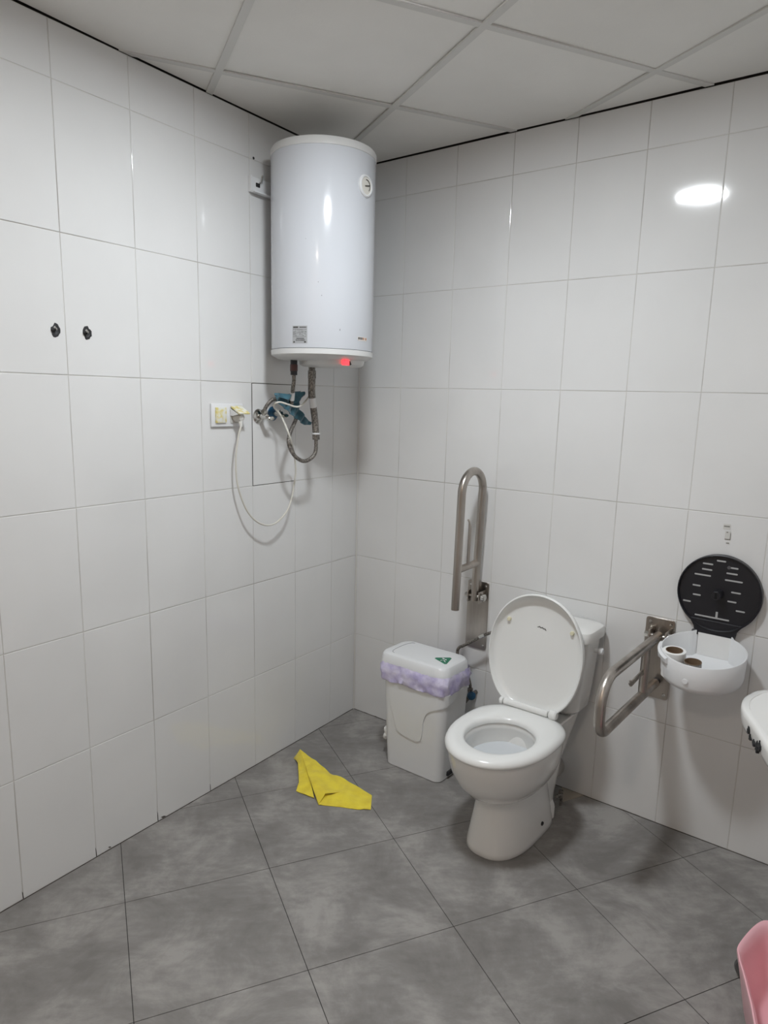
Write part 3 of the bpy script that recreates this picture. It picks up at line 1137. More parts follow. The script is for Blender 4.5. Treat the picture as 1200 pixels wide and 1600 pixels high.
# cistern
bm = bm_new()
rings = []
for z, w, n0, n1, e in ((0.398, 0.105, 0.035, 0.160, 4), (0.401, 0.120, 0.028, 0.172, 4.5), (0.415, 0.132, 0.020, 0.182, 5), (0.50, 0.141, 0.018, 0.188, 6), (0.62, 0.151, 0.016, 0.193, 6), (0.700, 0.156, 0.014, 0.196, 6)):
    rings.append([FR(TC + sup(2 * PI * k / 56, w, (n1 - n0) / 2, e)[0], (n0 + n1) / 2 + sup(2 * PI * k / 56, w, (n1 - n0) / 2, e)[1], z) for k in range(56)])
loft(bm, rings)
ci = obj('cistern', bm, M_porc, toilet)
bm = bm_new()
rings = []
for z, w, n0, n1, e in ((0.697, 0.159, 0.010, 0.200, 6), (0.699, 0.165, 0.006, 0.205, 6), (0.722, 0.167, 0.005, 0.207, 6), (0.736, 0.162, 0.009, 0.203, 5.5), (0.743, 0.150, 0.020, 0.191, 5), (0.745, 0.11, 0.05, 0.16, 4)):
    rings.append([FR(TC + 0.004 + sup(2 * PI * k / 56, w, (n1 - n0) / 2, e)[0], (n0 + n1) / 2 + sup(2 * PI * k / 56, w, (n1 - n0) / 2, e)[1], z) for k in range(56)])
loft(bm, rings)
obj('cistern_lid', bm, M_porc, toilet)
bm = bm_new()
cyl(bm, FR(TC + 0.145, 0.085, 0.648), FR(TC + 0.172, 0.085, 0.648), 0.009, bev=0.002)
cyl(bm, FR(TC + 0.166, 0.085, 0.648), FR(TC + 0.184, 0.085, 0.648), 0.013, bev=0.003)
obj('flush_button', bm, M_white, toilet)
# outlet pipe and its bolt behind the foot
bm = bm_new()
cyl(bm, FR(TC - 0.01, 0.20, 0.10), FR(TC - 0.01, 0.004, 0.09), 0.048)
obj('outlet_pipe', bm, mat('old_pvc', (0.45, 0.43, 0.40), 0.5), toilet)
bm = bm_new()
tube(bm, round_path([FR(TC + 0.098, 0.215, 0.085), FR(TC + 0.105, 0.18, 0.085), FR(TC + 0.10, 0.17, 0.03)], 0.01), 0.006)
cyl(bm, FR(TC + 0.104, 0.185, 0.10), FR(TC + 0.104, 0.185, 0.07), 0.009, seg=8)
obj('outlet_clamp', bm, M_hose, toilet)

# water supply for cistern: angle valve and stiff hose
sv = root('angle_valve', 'dark angle valve with round blue handle low on the wall between bin and toilet', 'valve', at(FR, 0.690, 0, 0.27))
bm = bm_new()
cyl(bm, FR(0.703, 0.0015, 0.296), FR(0.703, 0.056, 0.296), 0.009)
cyl(bm, FR(0.703, 0.052, 0.280), FR(0.703, 0.052, 0.318), 0.010)
cyl(bm, FR(0.703, 0.052, 0.316), FR(0.703, 0.052, 0.330), 0.0115, seg=6)
cyl(bm, FR(0.698, 0.055, 0.285), FR(0.684, 0.066, 0.262), 0.009)
obj('valve_body', bm, M_hose, sv)
bm = bm_new()
lathe(bm, [(0.008, 0.0), (0.015, 0.001), (0.0185, 0.005), (0.018, 0.014), (0.012, 0.018), (0.0001, 0.019)], FR(0.708, 0.054, 0.299), FR(0.75, 0.65, 0.1), seg=32)
obj('handle', bm, M_blue, sv, label='round blue handle')
sh = root('supply_hose', 'stiff dark water hose looping from behind the toilet lid over to the bin', 'hose', at(FR, 0.80, 0.10, 0.40))
bm = bm_new()
path = [FR(0.703, 0.052, 0.328), FR(0.702, 0.053, 0.345), FR(0.698, 0.058, 0.368), FR(0.693, 0.070, 0.405), FR(0.672, 0.085, 0.44), FR(0.655, 0.088, 0.47), FR(0.650, 0.085, 0.497), FR(0.656, 0.080, 0.512), FR(0.675, 0.080, 0.524), FR(0.72, 0.080, 0.556), FR(0.768, 0.080, 0.591), FR(0.80, 0.080, 0.610), FR(0.86, 0.085, 0.640), FR(0.93, 0.09, 0.650)]
tube(bm, smooth_path(path), 0.0065)
obj('hose', bm, M_hose, sh)
bm = bm_new()
cyl(bm, FR(0.752, 0.080, 0.580), FR(0.776, 0.080, 0.596), 0.0095, seg=12)
obj('nut', bm, M_chrome, sh)
bm = bm_new()
cyl(bm, FR(0.925, 0.09, 0.65), FR(0.941, 0.09, 0.652), 0.012, seg=6)
obj('nut', bm, M_chrome, sh)

# ------------------------------------------------------------------ grab bars


def wall_plate(s, z0, z1, parent):
    bm = bm_new()
    w = 0.051
    rings = []
    for n_, g_ in ((0.0006, 0.0), (0.0045, 0.0), (0.0052, -0.0008)):
        ring = []
        for cx_, cz_, a0 in ((s + w - 0.010, z1 - 0.010, 0), (s - w + 0.010, z1 - 0.010, 90), (s - w + 0.010, z0 + 0.010, 180), (s + w - 0.010, z0 + 0.010, 270)):
            for k in range(5):
                a = R_(a0 + 22.5 * k)
                ring.append(FR(cx_ + (0.010 + g_) * math.cos(a), n_, cz_ + (0.010 + g_) * math.sin(a)))
        rings.append(ring)
    loft(bm, rings)
    p = obj('wall_plate', bm, M_steel, parent)
    for dx in (-0.036, 0.036):
        for zz in (z0 + 0.018, z1 - 0.018):
            bm = bm_new()
            lathe(bm, [(0.0065, 0.004), (0.0065, 0.006), (0.0045, 0.0085), (0.0001, 0.0088)], FR(s + dx, 0, zz), NR, seg=16)
            obj('screw', bm, M_chrome, p)
    return p


TR = 0.0165
# folded-up bar
gl = root('grab_bar', 'folding steel grab bar swung upright against the wall left of the toilet', 'grab bar', at(FR, 0.69, 0, 0.64), group='folding steel grab bars beside the toilet')
wall_plate(0.690, 0.496, 0.797, gl)
bm = bm_new()
sb = 0.722
nb, nf = 0.045, 0.222
tube(bm, round_path([FR(0.696, nb, 0.722), FR(0.714, nb + 0.004, 1.277), FR(0.720, nf, 1.281), FR(0.712, nf, 0.724)], [0.087, 0.087], sub=14), TR, seg=24)
obj('bar', bm, M_steel, gl)
bm = bm_new()
tube(bm, [FR(0.702, nb, 0.888), FR(0.713, nf, 0.888)], TR * 0.88, seg=20)
obj('cross_bar', bm, M_steel, gl)
bm = bm_new()
tube(bm, round_path([FR(sb - 0.006, 0.150, 0.890), FR(sb - 0.004, 0.150, 1.075), FR(sb - 0.012, 0.150, 1.085)], 0.01), 0.0042, seg=10)
tube(bm, round_path([FR(sb - 0.006, 0.140, 0.890), FR(sb - 0.004, 0.141, 1.055), FR(sb - 0.012, 0.141, 1.078)], 0.01), 0.0042, seg=10)
obj('roll_holder', bm, M_steel, gl)
bm = bm_new()
box(bm, FR, 0.668, 0.674, 0.004, 0.060, 0.715, 0.765, bev=0.002)
box(bm, FR, 0.722, 0.728, 0.004, 0.060, 0.715, 0.765, bev=0.002)
obj('hinge_fork', bm, M_steel, gl)
bm = bm_new()
cyl(bm, FR(0.656, 0.045, 0.742), FR(0.736, 0.045, 0.742), 0.0065)
cyl(bm, FR(0.730, 0.045, 0.742), FR(0.748, 0.045, 0.742), 0.0155, seg=24, bev=0.003)
cyl(bm, FR(0.654, 0.045, 0.742), FR(0.666, 0.045, 0.742), 0.011, seg=6)
cyl(bm, FR(0.660, 0.040, 0.722), FR(0.670, 0.040, 0.722), 0.008, seg=12)
obj('pivot_bolt', bm, M_chrome, gl)

# lowered bar
gr = root('grab_bar', 'folding steel grab bar lowered level between the toilet and the roll dispenser', 'grab bar', at(FR, 1.45, 0, 0.64), group='folding steel grab bars beside the toilet')
wall_plate(1.450, 0.493, 0.797, gr)
bm = bm_new()
sb = 1.458
tube(bm, round_path([FR(sb, 0.040, 0.742), FR(sb, 0.580, 0.742), FR(sb, 0.580, 0.560), FR(sb, 0.030, 0.560)], [0.085, 0.060], sub=14), TR, seg=24)
obj('bar', bm, M_steel, gr)
bm = bm_new()
tube(bm, [FR(sb, 0.172, 0.742), FR(sb, 0.172, 0.560)], TR * 0.88, seg=20)
obj('cross_bar', bm, M_steel, gr)
bm = bm_new()
tube(bm, round_path([FR(sb, 0.172, 0.655), FR(sb - 0.002, 0.205, 0.653), FR(sb - 0.006, 0.290, 0.640), FR(sb - 0.008, 0.292, 0.650)], 0.006), 0.0042, seg=10)
tube(bm, round_path([FR(sb, 0.172, 0.645), FR(sb - 0.002, 0.205, 0.643), FR(sb - 0.006, 0.288, 0.630), FR(sb - 0.010, 0.291, 0.640)], 0.006), 0.0042, seg=10)
obj('roll_holder', bm, M_steel, gr)
bm = bm_new()
box(bm, FR, 1.426, 1.432, 0.004, 0.060, 0.715, 0.765, bev=0.002)
box(bm, FR, 1.484, 1.490, 0.004, 0.060, 0.715, 0.765, bev=0.002)
obj('hinge_fork', bm, M_steel, gr)
bm = bm_new()
cyl(bm, FR(1.414, 0.045, 0.742), FR(1.500, 0.045, 0.742), 0.0065)
cyl(bm, FR(1.488, 0.045, 0.742), FR(1.506, 0.045, 0.742), 0.0155, seg=24, bev=0.003)
cyl(bm, FR(1.410, 0.045, 0.742), FR(1.424, 0.045, 0.742), 0.011, seg=6)
obj('pivot_bolt', bm, M_chrome, gr)
bm = bm_new()
cyl(bm, FR(sb, 0.004, 0.560), FR(sb, 0.032, 0.560), 0.013, bev=0.003)
obj('rest_buffer', bm, M_dark, gr)

# ------------------------------------------------------------------ roll dispenser
DS, DZ, DR = 1.634, 0.930, 0.134
dp = root('roll_dispenser', 'open jumbo toilet roll dispenser with black back disc and lowered white drum cover', 'dispenser', at(FR, DS, 0, 0.76))


def disc_outline(r, K=72):
    """disc that runs into a flat hinge tab at the bottom"""
    out = []
    for k in range(K):
        a = 2 * PI * k / K + PI / 2
        x, z = r * math.cos(a), r * math.sin(a)
        if z < -0.108:
            f = (-0.108 - z) / max(r - 0.108, 1e-6)
            z = -0.108 - 0.042 * min(1, f * 2.0)
            x = math.copysign(min(abs(x) * 1.0, 0.070), x) if abs(x) > 0.001 else x
            x = max(-0.066, min(0.066, x * 1.0))
        out.append((x, z))
    return out


bm = bm_new()
K = 72
rim = [(math.cos(2 * PI * k / K + PI / 2), math.sin(2 * PI * k / K + PI / 2)) for k in range(K)]
rings = []
for r, n_ in ((DR - 0.004, 0.004), (DR, 0.006), (DR, 0.026), (DR - 0.003, 0.0275), (DR - 0.0045, 0.026), (DR - 0.006, 0.017), (0.004, 0.017)):
    rings.append([FR(DS + r * a, n_, DZ + r * b) for a, b in rim])
loft(bm, rings)
disc = obj('back_disc', bm, M_black, dp)
bm = bm_new()
pts = [(-0.088, DZ - 0.100), (0.088, DZ - 0.100), (0.066, DZ - 0.128), (0.064, DZ - 0.158), (-0.064, DZ - 0.158), (-0.066, DZ - 0.128)]
loft(bm, [[FR(DS + a, 0.005, b) for a, b in pts], [FR(DS + a, 0.022, b) for a, b in pts]])
bmesh.ops.bevel(bm, geom=bm.edges[:], offset=0.0015, segments=1, affect='EDGES')
obj('hinge_tab', bm, M_black, dp, smooth=False)
# hub and spindle
bm = bm_new()
cyl(bm, FR(DS, 0.016, DZ), FR(DS, 0.062, DZ), 0.016, 0.0145, seg=32, bev=0.002)
hub = obj('hub', bm, M_black, dp)
bm = bm_new()
box(bm, FR, DS - 0.0035, DS + 0.0035, 0.0615, 0.0630, DZ - 0.010, DZ + 0.010, bev=0.0005)
obj('hub_slot', bm, mat('slot_black', (0.002, 0.002, 0.002), 0.9), hub)
# slots in the disc (the pale wall seen through them)
slots = [(-0.004, 0.112, 0.012), (-0.045, 0.096, 0.014), (0.038, 0.094, 0.010), (-0.046, 0.076, 0.014), (0.033, 0.074, 0.015), (-0.058, 0.055, 0.024), (0.041, 0.050, 0.025),
         (-0.074, 0.015, 0.0105), (0.052, 0.011, 0.0125), (-0.070, -0.018, 0.0105), (0.043, -0.022, 0.0115), (-0.100, -0.046, 0.0105), (0.072, -0.050, 0.0115), (-0.014, -0.089, 0.053)]
for x, z, hw in slots:
    bm = bm_new()
    path = [FR(DS + x - hw, 0.0174, DZ + z), FR(DS + x + hw, 0.0174, DZ + z)]
    rings = []
    for n_, g_ in ((0.0168, 0.0), (0.0176, 0.0), ):
        ring = []
        for k in range(8):
            a = PI / 2 + PI * k / 7
            ring.append(FR(DS + x - hw + 0.0026 * math.cos(a), n_, DZ + z + 0.0026 * math.sin(a)))
        for k in range(8):
            a = -PI / 2 + PI * k / 7
            ring.append(FR(DS + x + hw + 0.0026 * math.cos(a), n_, DZ + z + 0.0026 * math.sin(a)))
        rings.append(ring)
    loft(bm, rings)
    obj('slot', bm, mat('slot_pale', (0.42, 0.42, 0.42), 0.6), disc, smooth=False)
bm = bm_new()
box(bm, FR, DS - 0.003, DS + 0.004, 0.0168, 0.0180, DZ - 0.090, DZ - 0.066)
obj('slot', bm, MATS['slot_pale'], disc, smooth=False)
bm = bm_new()
cyl(bm, FR(DS + 0.022, 0.017, DZ + 0.094), FR(DS + 0.022, 0.020, DZ + 0.094), 0.0055, seg=20)
obj('screw_head', bm, mat('screw_grey', (0.15, 0.15, 0.16), 0.4, metal=0.6), disc)
bm = bm_new()
cyl(bm, FR(DS - 0.066, 0.022, DZ - 0.145), FR(DS - 0.066, 0.026, DZ - 0.145), 0.006, seg=16)
obj('screw_head', bm, mat('screw_grey', (0.15, 0.15, 0.16), 0.4, metal=0.6), disc)

# drum cover, swung down level
CN, CR = 0.150, 0.131
ZT, ZB = 0.788, 0.690
TILT = 0.17


def FT(s_, n, z):
    """drum frame: hinged at the wall, front edge hanging lower"""
    d = n - 0.02
    return FR(s_, n + (z - ZT) * TILT * 0.6, z - d * TILT)

K = 88


def drum(r, z, flat=None):
    """round drum with a square neck running back to the hinge"""
    out = []
    for k in range(K):
        a = 2 * PI * k / K
        x, y = math.sin(a) * r, math.cos(a) * r
        neck = (DR and 0.068 - (CR - r))
        if y < 0 and abs(x) < neck:
            back = -(CN - 0.012) + (CR - r)
            f = min(1.0, (neck - abs(x)) / 0.012)
            f = f * f * (3 - 2 * f)
            y = y * (1 - f) + back * f
        out.append(FT(DS + x, CN + y, z))
    return out


bm = bm_new()
rings = [drum(CR - 0.03, ZB, ), drum(CR - 0.012, ZB + 0.001), drum(CR - 0.006, ZB + 0.006), drum(CR - 0.003, ZB + 0.02), drum(CR, ZT - 0.001), drum(CR - 0.001, ZT), drum(CR - 0.003, ZT), drum(CR - 0.004, ZT - 0.001), drum(CR - 0.007, ZB + 0.010), drum(CR - 0.03, ZB + 0.006), drum(0.05, ZB + 0.006)]
loft(bm, rings)
cv = obj('drum_cover', bm, M_white, dp, angle=50)
# outer collar piece at left (paper exit guard)
bm = bm_new()
rings = []
for a in [R_(x) for x in range(-92, -38, 4)]:
    w = 0.028 if a > R_(-62) else 0.045
    x0_, y0_ = math.sin(a), math.cos(a)
    rings.append([FT(DS + x0_ * rr_, CN + y0_ * rr_, zz) for rr_, zz in ((CR + 0.001, ZT - 0.005), (CR + 0.010, ZT - 0.008), (CR + 0.008, ZT - 0.008 - w * 0.5), (CR - 0.001, ZT - 0.010 - w * 0.6))])
loft(bm, rings)
obj('paper_guard', bm, M_white, cv)
bm = bm_new()
lathe(bm, [(0.010, 0.0), (0.0085, 0.003), (0.0001, 0.0032)], FT(DS + math.sin(R_(-8)) * (CR - 0.002), CN + math.cos(R_(-8)) * (CR - 0.002), 0.730), FR(math.sin(R_(-8)), math.cos(R_(-8)), 0), seg=20)
obj('lock_boss', bm, M_white, cv)
# label sheet on the inner back
bm = bm_new()
box(bm, FT, DS - 0.050, DS + 0.058, 0.022, 0.0235, 0.700, 0.782)
obj('inner_panel', bm, M_paper, cv, smooth=False)
# key hook
bm = bm_new()
tube(bm, [FT(DS + 0.026, CN + 0.062, 0.700), FT(DS + 0.030, CN + 0.058, 0.745)], 0.002, seg=8)
tube(bm, [FT(DS + 0.026, CN + 0.062, 0.700), FT(DS + 0.012, CN + 0.055, 0.733)], 0.002, seg=8)
obj('spring_clip', bm, M_hose, cv)


def paper_roll(s, n, z, r, h, rc, label, tilt=0.0):
    p = root('toilet_roll', label, 'toilet roll', Matrix.Translation(FT(s, n, z)), group='small rolls lying in the white drum cover')
    o_ = FT(s, n, z)
    bm = bm_new()
    ax = (FT(s, n, z + 0.1) - o_).normalized()
    lathe(bm, [(rc + 0.0012, 0), (r - 0.001, 0), (r, 0.001), (r, h - 0.001), (r - 0.001, h), (rc + 0.0012, h)], o_, ax, cap0=False, cap1=False)
    obj('paper', bm, M_paper, p)
    bm = bm_new()
    lathe(bm, [(rc, 0.0005), (rc + 0.0015, 0.0005), (rc + 0.0015, h + 0.001), (rc, h + 0.001), (rc, 0.0005)], o_, ax, cap0=False, cap1=False)
    obj('cardboard_core', bm, M_card, p, label='brown cardboard core')
    return p


paper_roll(DS - 0.078, CN + 0.050, ZB + 0.0065, 0.037, 0.092, 0.0255, 'small toilet roll with some paper left in the white drum, left one')
paper_roll(DS - 0.011, CN + 0.077, ZB + 0.0065, 0.0265, 0.081, 0.0250, 'nearly bare cardboard roll core in the middle of the white drum')

# ------------------------------------------------------------------ bin
bn = root('waste_bin', 'white plastic waste bin with lid and lilac bag, left of the toilet', 'bin', at(FR, 0.585, 0.22, 0))


def rrect(s0, s1, n0, n1, z, rad, K=8):
    out = []
    for cx_, cy_, a0 in ((s1 - rad, n1 - rad, 0), (s0 + rad, n1 - rad, 90), (s0 + rad, n0 + rad, 180), (s1 - rad, n0 + rad, 270)):
        for k in range(K + 1):
            a = R_(a0 + 90 * k / K)
            out.append(FR(cx_ + rad * math.cos(a), cy_ + rad * math.sin(a), z))
    return out


bm = bm_new()
rings = []
for z, g_, r in ((0.0, 0.004, 0.03), (0.004, 0.0, 0.032), (0.20, -0.010, 0.036), (0.385, -0.018, 0.040), (0.400, -0.019, 0.042), (0.402, 0.004, 0.036), (0.450, 0.006, 0.036)):
    rings.append(rrect(0.447 + g_, 0.728 - g_, 0.135 + g_ * 0.8, 0.315 - g_ * 0.8, z, r))
loft(bm, rings)
body = obj('bin_body', bm, M_white, bn)
# raised apron moulded into the front and the toilet-side face
BR_ = 0.036


def skin_bin(u, z, off):
    """u runs along the front face, round the corner and back along the side"""
    g_ = -0.018 * z / 0.385
    n1 = 0.315 - g_ * 0.8
    s1 = 0.728 - g_
    us = s1 - BR_
    arc = BR_ * PI / 2
    if u <= us:
        return FR(u, n1 + off, z)
    if u <= us + arc:
        a = (u - us) / BR_
        return FR(us + (BR_ + off) * math.sin(a), n1 - BR_ + (BR_ + off) * math.cos(a), z)
    return FR(s1 + off, n1 - BR_ - (u - us - arc), z)


ap = smooth_path([(0.470, 0.390, 0), (0.478, 0.300, 0), (0.500, 0.226, 0), (0.515, 0.180, 0), (0.545, 0.165, 0), (0.574, 0.160, 0), (0.615, 0.158, 0), (0.636, 0.170, 0), (0.645, 0.215, 0), (0.650, 0.260, 0), (0.668, 0.300, 0), (0.705, 0.325, 0), (0.760, 0.345, 0), (0.840, 0.365, 0), (0.870, 0.372, 0), (0.870, 0.392, 0)], 5)
cloth_outline = [(p.x, p.y) for p in ap]
cloth_from_outline('moulded_apron', skin_bin, cloth_outline, lambda a, b: -0.004, M_white, body, res=60, thick=0.0085)
# side handle tabs and pedal
bm = bm_new()
box(bm, FR, 0.424, 0.446, 0.20, 0.25, 0.100, 0.150, bev=0.004)
obj('side_clip', bm, M_white, body)
bm = bm_new()
box(bm, FR, 0.43, 0.452, 0.20, 0.26, 0.03, 0.055, bev=0.003)
obj('pedal_hinge', bm, M_dark, body)
bm = bm_new()
box(bm, FR, 0.722, 0.738, 0.20, 0.26, 0.015, 0.035, bev=0.003)
obj('pedal_hinge', bm, M_dark, body)
# bag
bm = bm_new()
rr = random.Random(21)
rings = []
K = 9
for j, (z, g_) in enumerate(((0.388, 0.010), (0.396, 0.014), (0.412, 0.011), (0.430, 0.015), (0.446, 0.012), (0.464, 0.004))):
    ring = rrect(0.422 - g_, 0.740 + g_, 0.118 - g_, 0.328 + g_, z, 0.045, K)
    # resample straight sides for wrinkles
    dense = []
    for i in range(len(ring)):
        a, b = ring[i], ring[(i + 1) % len(ring)]
        m_ = max(1, int((b - a).length / 0.01))
        m_ = {0: 1}.get(0, 1) if (b - a).length < 0.03 else (26 if abs((b - a).dot(UR)) > 0.15 else 12)
        for k in range(m_):
            dense.append(a.lerp(b, k / m_))
    ctr = FR(0.587, 0.225, z)
    out = []
    for i, p in enumerate(dense):
        d = (p - ctr).normalized()
        w = mnoise.noise(p * 34 + Vector((0, 0, j * 1.1))) * 0.010 + mnoise.noise(p * 90) * 0.005
        zz = mnoise.noise(Vector((p.x * 14, p.y * 14, 5.0))) * (0.012 if j == 0 else 0.006 if j == 1 else 0.003)
        out.append(p + d * (max(-0.006, w) - 0.001) + Z3 * zz)
    rings.append(out)
loft(bm, rings, cap0=False, cap1=False)
obj('lilac_bag', bm, M_lilac, bn, angle=80, label='lilac plastic bag folded over the rim')
# lid
bm = bm_new()
rings = []
S0, S1, N0, N1 = 0.400, 0.744, 0.112, 0.330
for z, g_, r in ((0.454, 0.006, 0.045), (0.452, 0.002, 0.048), (0.455, 0.0, 0.050), (0.488, 0.004, 0.050), (0.498, 0.010, 0.048), (0.502, 0.020, 0.044), (0.503, 0.032, 0.036)):
    rings.append(rrect(S0 + g_, S1 - g_, N0 + g_, N1 - g_, z, r))
loft(bm, rings)
bl = obj('bin_lid', bm, M_white, bn)
# swing flap outline
bm = bm_new()
tube(bm, smooth_path([FR(0.470, 0.300, 0.5032), FR(0.455, 0.290, 0.5032), FR(0.446, 0.255, 0.5032), FR(0.4465, 0.19, 0.5032), FR(0.456, 0.158, 0.5032), FR(0.470, 0.148, 0.5032)], 6), 0.0011, seg=6)
obj('flap_groove', bm, mat('groove_grey', (0.25, 0.25, 0.26), 0.7), bl)
# green triangle emblem
bm = bm_new()


def tri_pts(f, z, cx_=0.676, cy_=0.232):
    base = [(0.052, 0.0), (-0.028, 0.040), (-0.028, -0.040)]
    out = []
    for i in range(3):
        a = Vector(base[i] + (0,))
        b = Vector(base[(i + 1) % 3] + (0,))
        c = Vector(base[(i + 2) % 3] + (0,))
        for t_ in (0.12, 0.5, 0.88):
            p = a.lerp(b, t_)
            out.append(p)
    res_ = []
    for p in out:
        q_ = Matrix.Rotation(R_(48), 3, 'Z') @ p
        res_.append(FR(cx_ + q_.x * f, cy_ + q_.y * f, z))
    return res_


loft(bm, [tri_pts(1, 0.5028), tri_pts(1, 0.5036)])
em = obj('green_emblem', bm, M_green, bl, smooth=False, label='green triangle print')
bm = bm_new()


def emb(cx_, cy_, w, h, ang):
    pts = []
    for a, b in ((-w, -h), (w, -h), (w, h), (-w, h)):
        q_ = Matrix.Rotation(R_(ang), 3, 'Z') @ Vector((a, b, 0))
        pts.append(FR(0.676 + cx_ + q_.x, 0.232 + cy_ + q_.y, 0.5038))
    bm.faces.new([bm.verts.new(p) for p in pts])


emb(-0.010, -0.012, 0.007, 0.0035, 20)
emb(0.004, -0.008, 0.005, 0.003, 60)
emb(-0.006, 0.010, 0.007, 0.0018, 100)
emb(0.010, 0.010, 0.009, 0.0018, 40)
emb(0.001, 0.002, 0.004, 0.0015, 0)
obj('emblem_figure', bm, M_paper, em, smooth=False)

# crumpled tissue behind the bin's left side
bm = bm_new()
bmesh.ops.create_icosphere(bm, subdivisions=3, radius=0.018, matrix=Matrix.Translation(FR(0.418, 0.262, 0.105)))
c = FR(0.418, 0.262, 0.105)
for v in bm.verts:
    d = v.co - c
    d = d * (1 + 0.7 * mnoise.noise(v.co * 60))
    v.co = c + Vector((d.x, d.y, d.z * 1.5))
obj('bag_knot', bm, M_paper, bn, angle=20)

# ------------------------------------------------------------------ yellow cloth
yc = root('cleaning_cloth', 'bright yellow folded cleaning cloth lying on the grey floor in front of the bin', 'cloth', Matrix.Translation((-0.08, -0.80, 0)))


def pxf(x, y):
    return (x, y)


# main sheet outline in plan (world x, y)
CL = {}


def seg_d(p, a, b):
    ab = (b[0] - a[0], b[1] - a[1])
    t_ = max(0, min(1, ((p[0] - a[0]) * ab[0] + (p[1] - a[1]) * ab[1]) / (ab[0] ** 2 + ab[1] ** 2)))
    return math.hypot(p[0] - a[0] - ab[0] * t_, p[1] - a[1] - ab[1] * t_), t_


CV = {
    'A': (-0.2302, -0.5064, 0.0450),
    'B': (-0.1580, -0.5843, 0.0350),
    'C': (-0.0923, -0.6658, 0.0250),
    'D': (-0.0467, -0.6867, 0.0200),
    'E': (0.0779, -0.7985, 0.0060),
    'F': (0.0720, -0.8903, 0.0030),
    'G': (0.0147, -0.8895, 0.0070),
    'H': (-0.0421, -0.8732, 0.0020),
    'I': (-0.1308, -0.8591, 0.0030),
    'J': (-0.1729, -0.7246, 0.0340),
    'X1': (-0.1402, -0.7079, 0.0320),
    'X2': (-0.0517, -0.7972, 0.0180),
    'X3': (-0.1064, -0.8196, 0.0260),
    'K': (-0.2347, -0.5649, 0.0200),
    'K2': (-0.2573, -0.5038, 0.0020),
    'L': (-0.2178, -0.7130, 0.0120),
    'M': (-0.2245, -0.7641, 0.0030),
    'N': (-0.1498, -0.8157, 0.0050),
    'J2': (-0.1747, -0.6978, 0.0260),
    'Y': (-0.2047, -0.6462, 0.0220),
    'V': (-0.1192, -0.8104, 0.0120),
    'T': (-0.0769, -0.7966, 0.0120),
}
bm = bm_new()
cvv = {}


def cface(names, layer=0):
    fs = []
    for k in names:
        key = (k, 0 if k in ('X2', 'H') else layer)
        if key not in cvv:
            cvv[key] = bm.verts.new(CV[k])
        fs.append(cvv[key])
    bm.faces.new(fs)


for f in (('A', 'B', 'X1', 'J'), ('B', 'C', 'X1'), ('C', 'D', 'X2', 'X1'), ('D', 'E', 'F', 'X2'), ('X2', 'F', 'G'), ('X2', 'G', 'H'), ('X1', 'X2', 'X3'), ('J', 'X1', 'X3', 'I')):
    cface(f)
for f in (('X2', 'H', 'I', 'V'),):
    cface(f, 1)
for f in (('A', 'J2', 'Y'), ('A', 'Y', 'K'), ('K', 'Y', 'L'), ('Y', 'J2', 'N', 'L'), ('L', 'N', 'M'), ('A', 'K2', 'K')):
    cface(f, 2)
bmesh.ops.triangulate(bm, faces=bm.faces[:])
bmesh.ops.subdivide_edges(bm, edges=bm.edges[:], cuts=7, use_grid_fill=True)
for _ in range(4):
    inner = [v for v in bm.verts if not v.is_boundary]
    bmesh.ops.smooth_vert(bm, verts=inner, factor=0.5, use_axis_x=True, use_axis_y=True, use_axis_z=True)
for v in bm.verts:
    w_ = mnoise.noise(v.co * 30) * 0.005 + mnoise.noise(v.co * 75) * 0.0016
    v.co.z = max(0.0032, v.co.z + w_)
top = list(bm.faces)
bedge = [(e.verts[0], e.verts[1]) for e in bm.edges if e.is_boundary]
lowv = {v: bm.verts.new(v.co - Vector((0, 0, 0.0022))) for v in list(bm.verts)}
for f in top:
    bm.faces.new([lowv[v] for v in f.verts][::-1])
for a_, b_ in bedge:
    bm.faces.new((a_, b_, lowv[b_], lowv[a_]))
for v in bm.verts:
    v.co.z = max(0.0005, v.co.z)
bpy.data.objects.remove(yc)
cc_ = obj('cleaning_cloth', bm, M_yellow, M=Matrix.Translation((-0.08, -0.80, 0)), angle=70)
tag(cc_, 'bright yellow folded cleaning cloth lying on the grey floor in front of the bin', 'cloth')

# ------------------------------------------------------------------ washbasin
wb = root('washbasin', 'white washbasin with chipped black-marked corner at the right edge', 'basin', at(FR, LEN_R, 0.62, 0.66))
bm = bm_new()
BS, BN = 2.10, 0.72
BO = [(1.834, 0.560), (1.841, 0.522), (1.852, 0.488), (1.882, 0.462), (1.96, 0.440), (2.12, 0.425), (2.30, 0.422), (2.37, 0.425), (2.372, 0.50), (2.372, 0.72), (2.372, 0.94), (2.37, 1.015), (2.30, 1.02), (2.15, 1.015), (2.05, 0.990), (1.985, 0.935), (1.940, 0.845), (1.893, 0.745), (1.852, 0.662), (1.836, 0.605)]
bo = []
for i in range(len(BO)):
    p0, p1, p2, p3 = [Vector(BO[(i + k) % len(BO)] + (0,)) for k in (-1, 0, 1, 2)]
    for k in range(5):
        t_ = k / 5
        bo.append(0.5 * ((2 * p1) + (-p0 + p2) * t_ + (2 * p0 - 5 * p1 + 4 * p2 - p3) * t_ * t_ + (-p0 + 3 * p1 - 3 * p2 + p3) * t_ ** 3))
bcen = Vector((2.12, 0.72, 0))


